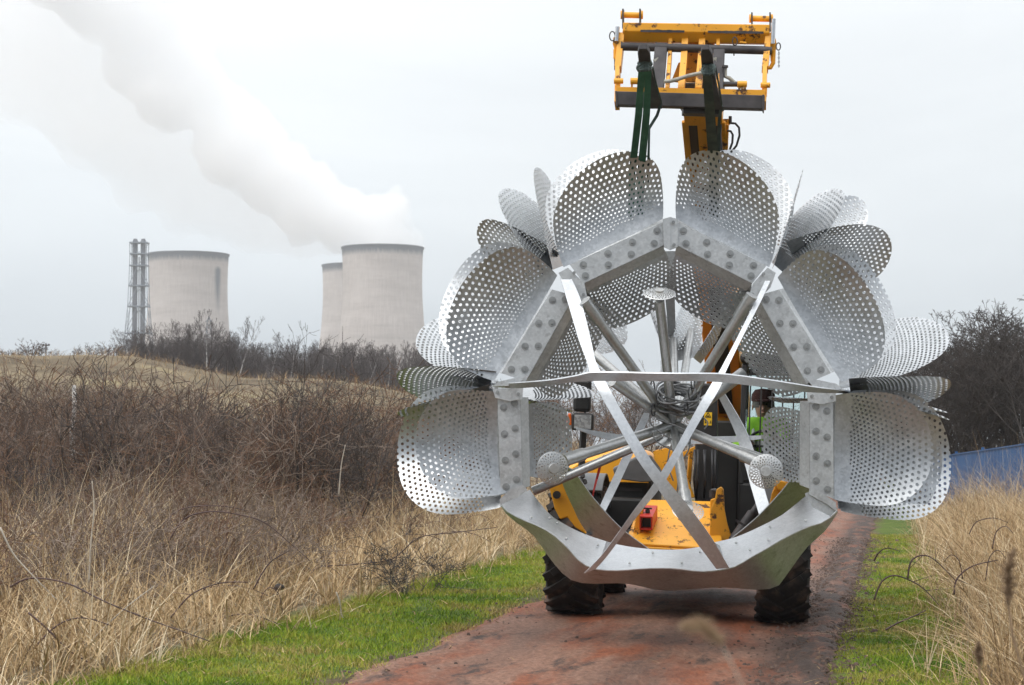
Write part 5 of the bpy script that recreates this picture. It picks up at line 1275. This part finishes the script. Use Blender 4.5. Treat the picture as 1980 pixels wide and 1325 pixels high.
for i, px in enumerate((322, 400, 452, 560, 668, 700, 752, 780, 803, 735, 612, 510)):
    y = 132 + 10 * nr.random(); put_tree(birch[i % 3], fx(px, y), y, nr.uniform(.58, .68), 'birch_tree', 'slender pale-trunked bare birch at the front of the far wood', 'pale birches at the front of the far wood')
# the wood behind: one grey mass
segs = []; rg = np.random.default_rng(5)
wood_t = [tree_parts(120 + k, 8.0, M['twig_grey'], M['twig_grey'], 'w', 3, 44, .46, .0095, .20, .009, .12, .22) for k in range(4)]
def co_arr(me):
    a = np.empty(len(me.vertices) * 3, np.float32); me.vertices.foreach_get('co', a); q = np.empty(len(me.polygons) * 4, np.int32); me.loops.foreach_get('vertex_index', q); return a.reshape(-1, 3), q.reshape(-1, 4)
src = [[co_arr(x) for x in w_] for w_ in wood_t]; VV = []; QQ = []; off = 0
for k in range(360):
    y = 140 + 34 * rg.random(); px = rg.uniform(250, 860) if k > 40 else rg.uniform(860, 1250); x = fx(px, y); s = rg.uniform(.54, .70) * (.92 if 470 < px < 600 else 1.0) * (.8 if px > 900 else 1.0)
    a = rg.uniform(0, 6.28); c_, s_ = math.cos(a) * s, math.sin(a) * s
    for v, q in src[k % 4]:
        VV.append(np.stack([v[:, 0] * c_ - v[:, 1] * s_ + x, v[:, 0] * s_ + v[:, 1] * c_ + y, v[:, 2] * s + float(gz(x, y))], -1)); QQ.append(q + off); off += len(v)
und = [co_arr(bush_mesh('understory', 200 + k, 1.5, 8, M['twig_grey'], 3, .7, .4, .010, (1, 3))) for k in range(2)]
for k in range(230):                                  # its scrubby lower edge
    x = fx(rg.uniform(200, 860), 132); y = 124 + 18 * rg.random(); s = rg.uniform(.9, 1.6); a = rg.uniform(0, 6.28); c_, s_ = math.cos(a) * s, math.sin(a) * s; v, q = und[k % 2]
    VV.append(np.stack([v[:, 0] * c_ - v[:, 1] * s_ + x, v[:, 0] * s_ + v[:, 1] * c_ + y, v[:, 2] * s + float(gz(x, y))], -1)); QQ.append(q + off); off += len(v)
tag(link('far_wood', np_mesh('far_wood', np.concatenate(VV), np.concatenate(QQ), M['twig_grey']), None), 'grey-brown leafless wood below the cooling towers', kind='stuff')
# sparse shrubs along the hill crest at the left
crest = [bush_mesh('bare_shrub', 150 + k, .75, 7, M['twig_grey'], 3, .7, .3, .006, (1, 3)) for k in range(2)]
place(crest, [(fx(px, y), y, s) for px, y, s in ((5, 104, .8), (22, 103, .9), (38, 104, 1.1), (60, 103, 1.6), (72, 104, 1.3), (105, 103, .8), (150, 104, .9), (175, 103, 1.0), (195, 104, .8), (215, 105, 1.2), (232, 104, 1.0), (285, 104, .9))], 'bare_shrub', 'small bare shrub on the crest of the grassy hill', 'shrub', 'shrubs on the hill crest')
# dark trees at the right
dark = [tree_parts(170 + k, 5.2, M['twig_dark'], M['twig_dark'], 'd', 4, 20, .62, .0065, .05, .010, .04, .34, 5) for k in range(3)]
for i, (px, y, s) in enumerate(((1800, 62, .74), (1850, 60, .80), (1895, 63, .86), (1940, 60, .88), (1985, 62, .95), (2040, 61, .95), (1760, 66, .70), (1820, 69, .80), (1870, 70, .86), (1960, 70, .95), (2010, 68, 1.0), (1825, 65, .72), (1915, 66, .8), (1780, 70, .72), (1960, 64, .85), (1875, 74, .8), (1935, 76, .9))):
    put_tree(dark[i % 3], fx(px, y), y, s * 1.10, 'bare_tree', 'dark leafless tree in the dense clump behind the blue fence', 'dark bare trees behind the blue fence')
put_tree(tree_parts(190, 6.6, M['twig_dark'], M['twig_dark'], 'd', 4, 16, .6, .008, .09, .012, .2, .32, 2), fx(2000, 57), 57, .84, 'bare_tree', 'tallest bare tree of the right clump, its open crown reaching into the sky')
# brown thicket seen through the flower, behind the machine
sp_ = [(fx(px, y), y, s) for px, y, s in [(1080 + 42 * k, 70 + 8 * nr.random(), nr.uniform(1.25, 1.6) * (1.0 if k < 6 else .85)) for k in range(18)]]
place(thick, [q for q in sp_ if True], 'bare_shrub', 'leafless shrub of the thicket behind the telehandler, seen through the flower', 'shrub', 'thicket behind the telehandler')
# out-of-focus grass heads close to the camera
M['plume'] = noisy('dry_flower_head', [(.3, (.16, .10, .06)), (.7, (.30, .21, .13))], 40, .9)
M['plume_pale'] = noisy('pale_flower_head', [(.3, (.30, .20, .12)), (.7, (.45, .33, .21))], 40, .9)
def reed(pts, d, lab, mat, hw, r=.003):
    q = [P(px, py, d) for px, py in pts]; o = q[0].copy(); m = MB(); m.tube([p - o for p in q], r, 6); ob = m.build('reed_stalk', M['pale_stem'] if mat == 'plume_pale' else M['plume'], None); ob.location = o; tag(ob, lab, 'reed')
    k = len(q) // 2; V = []; segs = []
    for i in range(420):
        f = rnd.random(); j = k + f * (len(q) - 1 - k); a = int(min(j, len(q) - 2)); c = q[a].lerp(q[a + 1], j - a) - o
        u = Vector((rnd.gauss(0, 1), rnd.gauss(0, 1), rnd.gauss(.6, .8))).normalized(); ln = hw * rnd.uniform(.3, 1) * math.sin(math.pi * min(.95, f * .85 + .12))
        segs.append((np.array(c), np.array(c + u * ln), .0014 * min(1, d / 4), .0005 * min(1, d / 4)))
    link('flower_head', np_mesh('flower_head', *prisms(segs), M[mat]), None, ob if False else None).parent = ob
reed([(1990, 1345), (1975, 1290), (1958, 1230), (1950, 1170), (1948, 1110), (1962, 1060)], 4.6, 'blurred brown reed head close to the camera at the right edge', 'plume', .035)
reed([(1905, 1345), (1895, 1310), (1893, 1285), (1892, 1262), (1893, 1240)], 4.8, 'small blurred reed head low at the right corner', 'plume', .020)
reed([(1470, 1420), (1440, 1340), (1424, 1302), (1395, 1245), (1355, 1214), (1312, 1214)], 1.9, 'pale blurred grass plume arching in front of the track', 'plume_pale', .017, .0009)

# ------------------------------------------------------------------ blue fence
fe = empty('blue_fence', P(1912, 920, 45)); tag(fe, 'long blue sheet fence behind the right reeds', 'fence'); fo = Vector(fe.location)
top = [P(1780, 893, 58), P(1846, 880, 52), P(1897, 873, 46), P(1980, 861, 40), P(2080, 846, 35)]
for i in range(len(top) - 1):
    a0, a1 = top[i] - fo, top[i + 1] - fo; m = MB(); n = 26
    A = []; B = []
    dxy = (a1 - a0).cross(ZU).normalized()
    for k in range(n + 1):
        p = a0.lerp(a1, k / n); off_ = dxy * (.012 if k % 2 else -.012); A.append(p + off_); B.append(p + off_ - ZU * 1.75)
    m.ribbon(A, B, .004); m.build('panel', M['fence'], fe)
    m = MB(); m.bar(a0 + ZU * .015, a1 + ZU * .015, .05, .03); m.build('rail', M['fence'], fe)
    m = MB(); m.bar(a0 + ZU * .09 - dxy * .04, a0 - ZU * 1.9 - dxy * .04, .06, .06); m.build('post', M['fence'], fe)

# ------------------------------------------------------------------ cooling towers, flue stack, pylon
m, t, b = new_mat('tower_concrete'); M['tower'] = m
tcx = N(t, 'ShaderNodeTexCoord'); sp2 = N(t, 'ShaderNodeSeparateXYZ'); t.links.new(tcx.outputs['Object'], sp2.inputs[0])
def mth(op, a, v=None, b2=None):
    n = N(t, 'ShaderNodeMath', operation=op)
    if isinstance(a, (int, float)): n.inputs[0].default_value = a
    else: t.links.new(a, n.inputs[0])
    if b2 is not None: t.links.new(b2, n.inputs[1])
    elif v is not None: n.inputs[1].default_value = v
    return n.outputs[0]
ang = mth('ARCTAN2', sp2.outputs['Y'], b2=sp2.outputs['X'])
cb_ = N(t, 'ShaderNodeCombineXYZ'); t.links.new(mth('MULTIPLY', ang, 30), cb_.inputs[0]); t.links.new(mth('MULTIPLY', sp2.outputs['Z'], .08), cb_.inputs[2])
nv = N(t, 'ShaderNodeTexNoise'); nv.inputs['Scale'].default_value = 1.0; nv.inputs['Detail'].default_value = 8; nv.inputs['Roughness'].default_value = .7; t.links.new(cb_.outputs[0], nv.inputs['Vector'])
nh = noise_tex(t, .09, 8, sc=(.35, .35, 2.4), rough=.7); nb_ = noise_tex(t, .022, 4)
mixn = N(t, 'ShaderNodeMix', data_type='FLOAT'); mixn.inputs['Factor'].default_value = .5; t.links.new(nv.outputs['Fac'], mixn.inputs['A']); t.links.new(nh.outputs['Fac'], mixn.inputs['B'])
mix2 = N(t, 'ShaderNodeMix', data_type='FLOAT'); mix2.inputs['Factor'].default_value = .35; t.links.new(mixn.outputs['Result'], mix2.inputs['A']); t.links.new(nb_.outputs['Fac'], mix2.inputs['B'])
rcn = ramp(t, [(.38, (.33, .295, .275)), (.5, (.46, .415, .39)), (.60, (.56, .515, .485))]); t.links.new(mix2.outputs['Result'], rcn.inputs[0])
# dark weathering: a band under the rim and one streak
zt = N(t, 'ShaderNodeMapRange'); zt.inputs['From Min'].default_value = 105.5; zt.inputs['From Max'].default_value = 112.5; t.links.new(sp2.outputs['Z'], zt.inputs[0])
rimk = mth('MULTIPLY', zt.outputs[0], b2=mth('MULTIPLY', nv.outputs['Fac'], 1.9)); 
rimk = mth('GREATER_THAN', rimk, .62) if False else rimk
rs = ramp(t, [(.30, (0, 0, 0)), (.70, (1, 1, 1))]); t.links.new(rimk, rs.inputs[0])
att = N(t, 'ShaderNodeAttribute'); att.attribute_type = 'OBJECT'; att.attribute_name = 'streak'
sk1 = mth('SUBTRACT', 1.0, b2=mth('MULTIPLY', mth('ABSOLUTE', mth('SUBTRACT', ang, -.58)), 6.0)); z1 = N(t, 'ShaderNodeMapRange'); z1.inputs['From Min'].default_value = 74; z1.inputs['From Max'].default_value = 96; t.links.new(sp2.outputs['Z'], z1.inputs[0])
z2 = N(t, 'ShaderNodeMapRange'); z2.inputs['From Min'].default_value = 106; z2.inputs['From Max'].default_value = 103; t.links.new(sp2.outputs['Z'], z2.inputs[0])
skm = mth('MULTIPLY', mth('MULTIPLY', mth('MULTIPLY', sk1, b2=z1.outputs[0]), b2=z2.outputs[0]), b2=mth('MULTIPLY', nv.outputs['Fac'], 2.8))
skm = mth('MULTIPLY', skm, b2=att.outputs['Fac'])
rk = ramp(t, [(.15, (0, 0, 0)), (1.0, (1, 1, 1))]); t.links.new(skm, rk.inputs[0])
mxs = mth('MAXIMUM', rs.outputs[0], b2=rk.outputs[0])
xm = N(t, 'ShaderNodeMix', data_type='RGBA'); xm.inputs['B'].default_value = (.085, .10, .125, 1); t.links.new(mth('MULTIPLY', mxs, .92), xm.inputs['Factor']); t.links.new(rcn.outputs[0], xm.inputs['A'])
t.links.new(xm.outputs['Result'], b.inputs['Base Color']); b.inputs['Roughness'].default_value = .9
def tower(px, y, hwpx, ztop_px, label, streak):
    k = F / y; a0 = hwpx / k / 1.027; x = (px - 990) / k; e_z = 0.0
    ztop = 1.6 + (860 - ztop_px) / k; e = MB(); prof = []
    b0 = a0 * 255 / 76; zth = ztop - 59 / 76 * a0
    for i in range(41):
        z = ztop * i / 40; prof.append((a0 * math.sqrt(1 + ((z - zth) / b0) ** 2), z))
    rt = prof[-1][0]; prof += [(rt + .5, ztop + .01), (rt + .5, ztop + .9), (rt - .5, ztop + .9), (rt - .7, ztop)]
    for i in range(39, 4, -2):
        z = ztop * i / 40; prof.append((a0 * math.sqrt(1 + ((z - zth) / b0) ** 2) - .7, z))
    s = 112.5 / ztop; e.lathe((0, 0, 0), (0, 0, 1), [(r * s, h * s) for r, h in prof], 96, (1, 0, 0))
    o = e.build('cooling_tower', M['tower'], None, smooth='auto'); o.location = (x, y, 0); o.scale = (1 / s, 1 / s, 1 / s); o['streak'] = streak; tag(o, label, 'cooling tower', 'cooling towers of the power station')
tower(739, 1200, 79, 481, 'nearest concrete cooling tower on the right, with steam pouring from its rim', 0.0)
tower(362, 1240, 78, 494, 'concrete cooling tower beside the twin flue stack, dark streak down one side', 1.0)
tower(688, 1390, 66, 515, 'farther cooling tower half hidden behind the steaming one', 0.0)

M['stack'] = noisy('grey_stack_cladding', [(.3, (.065, .072, .090)), (.7, (.11, .118, .14))], .05, .7)
M['lattice'] = noisy('grey_lattice_steel', [(.3, (.12, .145, .18)), (.7, (.19, .22, .26))], .05, .6)
Y_ = 1000.0
def T_(px, py): return P(px, py, Y_)
st = empty('flue_stack', (fx(267, Y_), Y_, 0)); tag(st, 'twin grey flue stack in a steel lattice left of the cooling towers', 'chimney'); so_ = Vector(st.location)
for px in (259, 274.5):
    m = MB(); x = fx(px, Y_) - so_.x; zt_ = T_(px, 470).z; m.tube([(x, 0, 0), (x, 0, zt_)], 1.22, 20); f_ = m.build('flue', M['stack'], st, smooth='auto')
    m = MB(); m.tube([(x, 0, zt_ - .2), (x, 0, zt_), (x, 0, T_(px, 462).z)], [1.55, 1.55, .85], 20); m.build('flue_cap', M['stack'], f_, smooth='auto')
m = MB(); lv = [(470, 8.2), (491.5, 8.0), (514, 8.2), (553, 8.8), (593, 9.6), (645, 12.0), (700, 15.0), (780, 20), (862, 25)]
def corner(i, sx, sy): return Vector((fx(266.7 + sx * lv[i][1] * 2, Y_) - so_.x, sy * (1.6 + 1.2 * lv[i][1] / 8), T_(0, lv[i][0]).z))
for i in range(len(lv) - 1):
    for sx in (-1, 1):
        for sy in (-1, 1): m.bar(corner(i, sx, sy), corner(i + 1, sx, sy), .30, .30)
for i in range(len(lv) - 1):
    if i >= 2:
        for sy in (-1, 1):
            c_ = (corner(i, -1, sy) + corner(i, 1, sy)) / 2
            for sx in (-1, 1): m.bar(c_, corner(i + 1, sx, sy), .26, .26)
    else:
        for sy in (-1, 1):
            c_ = (corner(i + 1, -1, sy) + corner(i + 1, 1, sy)) / 2
            for sx in (-1, 1): m.bar(c_, corner(i, sx, sy), .16, .16)
for i in range(4, len(lv) - 1):
    for sx in (-1, 1):
        m.bar(corner(i, sx, -1), corner(i + 1, sx, 1), .14, .14); m.bar(corner(i, sx, 1), corner(i + 1, sx, -1), .14, .14)
        for f in (.35, .7): m.bar(corner(i, sx, -1).lerp(corner(i + 1, sx, -1), f), corner(i, sx, 1).lerp(corner(i + 1, sx, 1), f), .1, .1)
m.build('lattice_frame', M['lattice'], st)
m = MB()
for z_, w_ in lv[:7]: m.mark(); m.box((0, 0, T_(0, z_).z), (w_ * 4 / F * Y_ + .6, 2 * (1.6 + 1.2 * w_ / 8) + .5, .55))
m.each('platform', M['lattice'], st)
m = MB(); zz_ = T_(0, 497).z; m.tube([(0, -.3, 0), (0, -.3, zz_)], .35, 8); m.build('ladder_duct', M['disc'], st)
Y_ = 700.0
py_ = empty('pylon', (fx(403, Y_), Y_, 0)); tag(py_, 'pale steel pylon standing in front of the left cooling tower', 'pylon'); so_ = Vector(py_.location)
m = MB(); lv = [(613, .5), (622, 3.5), (640, 4.5), (658, 6), (690, 10), (760, 15), (862, 22)]
def corner(i, sx, sy): return Vector((sx * lv[i][1] / F * Y_, sy * lv[i][1] / F * Y_, P(403, lv[i][0], Y_).z))
for i in range(len(lv) - 1):
    for sx in (-1, 1):
        for sy in (-1, 1):
            m.bar(corner(i, sx, sy), corner(i + 1, sx, sy), .10, .10); m.bar(corner(i, sx, sy), corner(i + 1, -sx, sy), .07, .07)
m.build('lattice_frame', M['lattice'], py_)
m = MB()
for yy_, w_ in ((622, 7), (658, 18)):
    z_ = P(0, yy_, Y_).z; h = w_ / F * Y_
    for sy in (-.3, .3): m.bar((-h, 0, z_), (h, sy, z_ + .2), .09, .09); m.bar((-h, 0, z_), (0, sy, z_ + 1.0), .07, .07); m.bar((h, 0, z_), (0, sy, z_ + 1.0), .07, .07)
m.build('crossarm', M['lattice'], py_)
Y_ = 300.0
lp = empty('lamp_mast', (fx(88, Y_), Y_, 0)); tag(lp, 'small lamp mast poking above the crest of the left hill', 'lamp mast')
m = MB(); z_ = P(88, 668, Y_).z; m.tube([(0, 0, 0), (0, 0, z_ + .3)], .12, 8); m.build('pole', M['twig_grey'], lp); m = MB(); m.box((0, 0, z_), (.95, .3, .16)); m.box((-.4, 0, z_ + .1), (.25, .3, .2)); m.box((.4, 0, z_ + .1), (.25, .3, .2)); m.build('lamp_head', M['twig_grey'], lp)

# ------------------------------------------------------------------ steam
def volume_mat(name, dens, col, aniso=0.0, nz=None):
    m = bpy.data.materials.new(name); m.use_nodes = True; t = m.node_tree; t.nodes.clear()
    o = N(t, 'ShaderNodeOutputMaterial'); p = N(t, 'ShaderNodeVolumePrincipled'); p.inputs['Color'].default_value = (*col, 1); p.inputs['Density'].default_value = dens; p.inputs['Anisotropy'].default_value = aniso
    t.links.new(p.outputs[0], o.inputs['Volume']); return m
def puff(name, balls, mat, seed, lab, res=6.0, child=3, par=None):
    rg = random.Random(seed); bm = bmesh.new()
    for px, py, rp, dz in balls:
        c = P(px, py, 1200 + dz); r = rp * 1200 / F
        lst = [(c, r)]
        for k in range(child):
            for _ in range(4 if k < 2 else 6):
                c0, r0 = lst[rg.randrange(len(lst))] if k else lst[0]
                u = Vector((rg.gauss(0, 1), rg.gauss(0, .8), rg.gauss(.1, 1))).normalized()
                lst.append((c0 + u * r0 * .85, r0 * rg.uniform(.28, .5)))
        for c_, r_ in lst:
            if r_ < 3.0: continue
            bmesh.ops.create_icosphere(bm, subdivisions=2, radius=r_, matrix=Matrix.Translation(c_))
    me = bpy.data.meshes.new(name); bm.to_mesh(me); bm.free()
    o = bpy.data.objects.new(name, me); C.objects.link(o); me.materials.append(mat)
    rm = o.modifiers.new('union', 'REMESH'); rm.mode = 'VOXEL'; rm.voxel_size = res * .5
    tx = bpy.data.textures.new(name, 'CLOUDS'); tx.noise_scale = 9; tx.noise_depth = 4
    dm = o.modifiers.new('billow', 'DISPLACE'); dm.texture = tx; dm.strength = 7; dm.mid_level = .5; dm.texture_coords = 'LOCAL'
    if lab: tag(o, lab, kind='stuff')
    return o
core = [(738, 486, 66, 0), (740, 452, 52, 0), (752, 414, 40, 0), (762, 396, 30, -8), (716, 425, 50, 0), (690, 440, 55, 5), (664, 400, 46, 0), (640, 420, 60, 8), (612, 360, 46, 0), (580, 395, 66, 6), (560, 330, 50, -5), (520, 350, 70, 8), (498, 262, 52, -4), (500, 310, 60, 4), (450, 290, 80, 6), (455, 225, 50, 0), (400, 200, 62, 5), (395, 150, 44, -6), (355, 110, 62, 0), (330, 180, 80, 8), (300, 60, 72, 0), (270, 120, 80, 10), (240, 10, 90, 0), (180, -30, 100, 5), (290, -20, 70, 0), (120, -90, 120, 0)]
puff('steam_plume', core, volume_mat('steam', .055, (.995, .997, 1.0)), 3, 'thick white steam rolling up from the steaming cooling tower', res=5)
mid = [(690, 455, 48, 20), (640, 440, 62, 25), (580, 430, 80, 25), (500, 405, 95, 25), (420, 360, 110, 25), (340, 310, 120, 25), (270, 250, 130, 25), (190, 190, 140, 25), (110, 120, 150, 25), (40, 50, 160, 25), (0, -60, 170, 25)]
puff('steam_veil', mid, volume_mat('soft_steam', .012, (.997, .998, 1.0)), 5, 'soft shaded steam along the underside of the thick plume', res=10, child=2)

# ------------------------------------------------------------------ air
hz = MB(); hz.box((0, 770, 209), (2600, 1720, 422)); hzo = hz.build('haze', volume_mat('haze', .00022, (.92, .96, 1.0)), None); tag(hzo, kind='stuff')
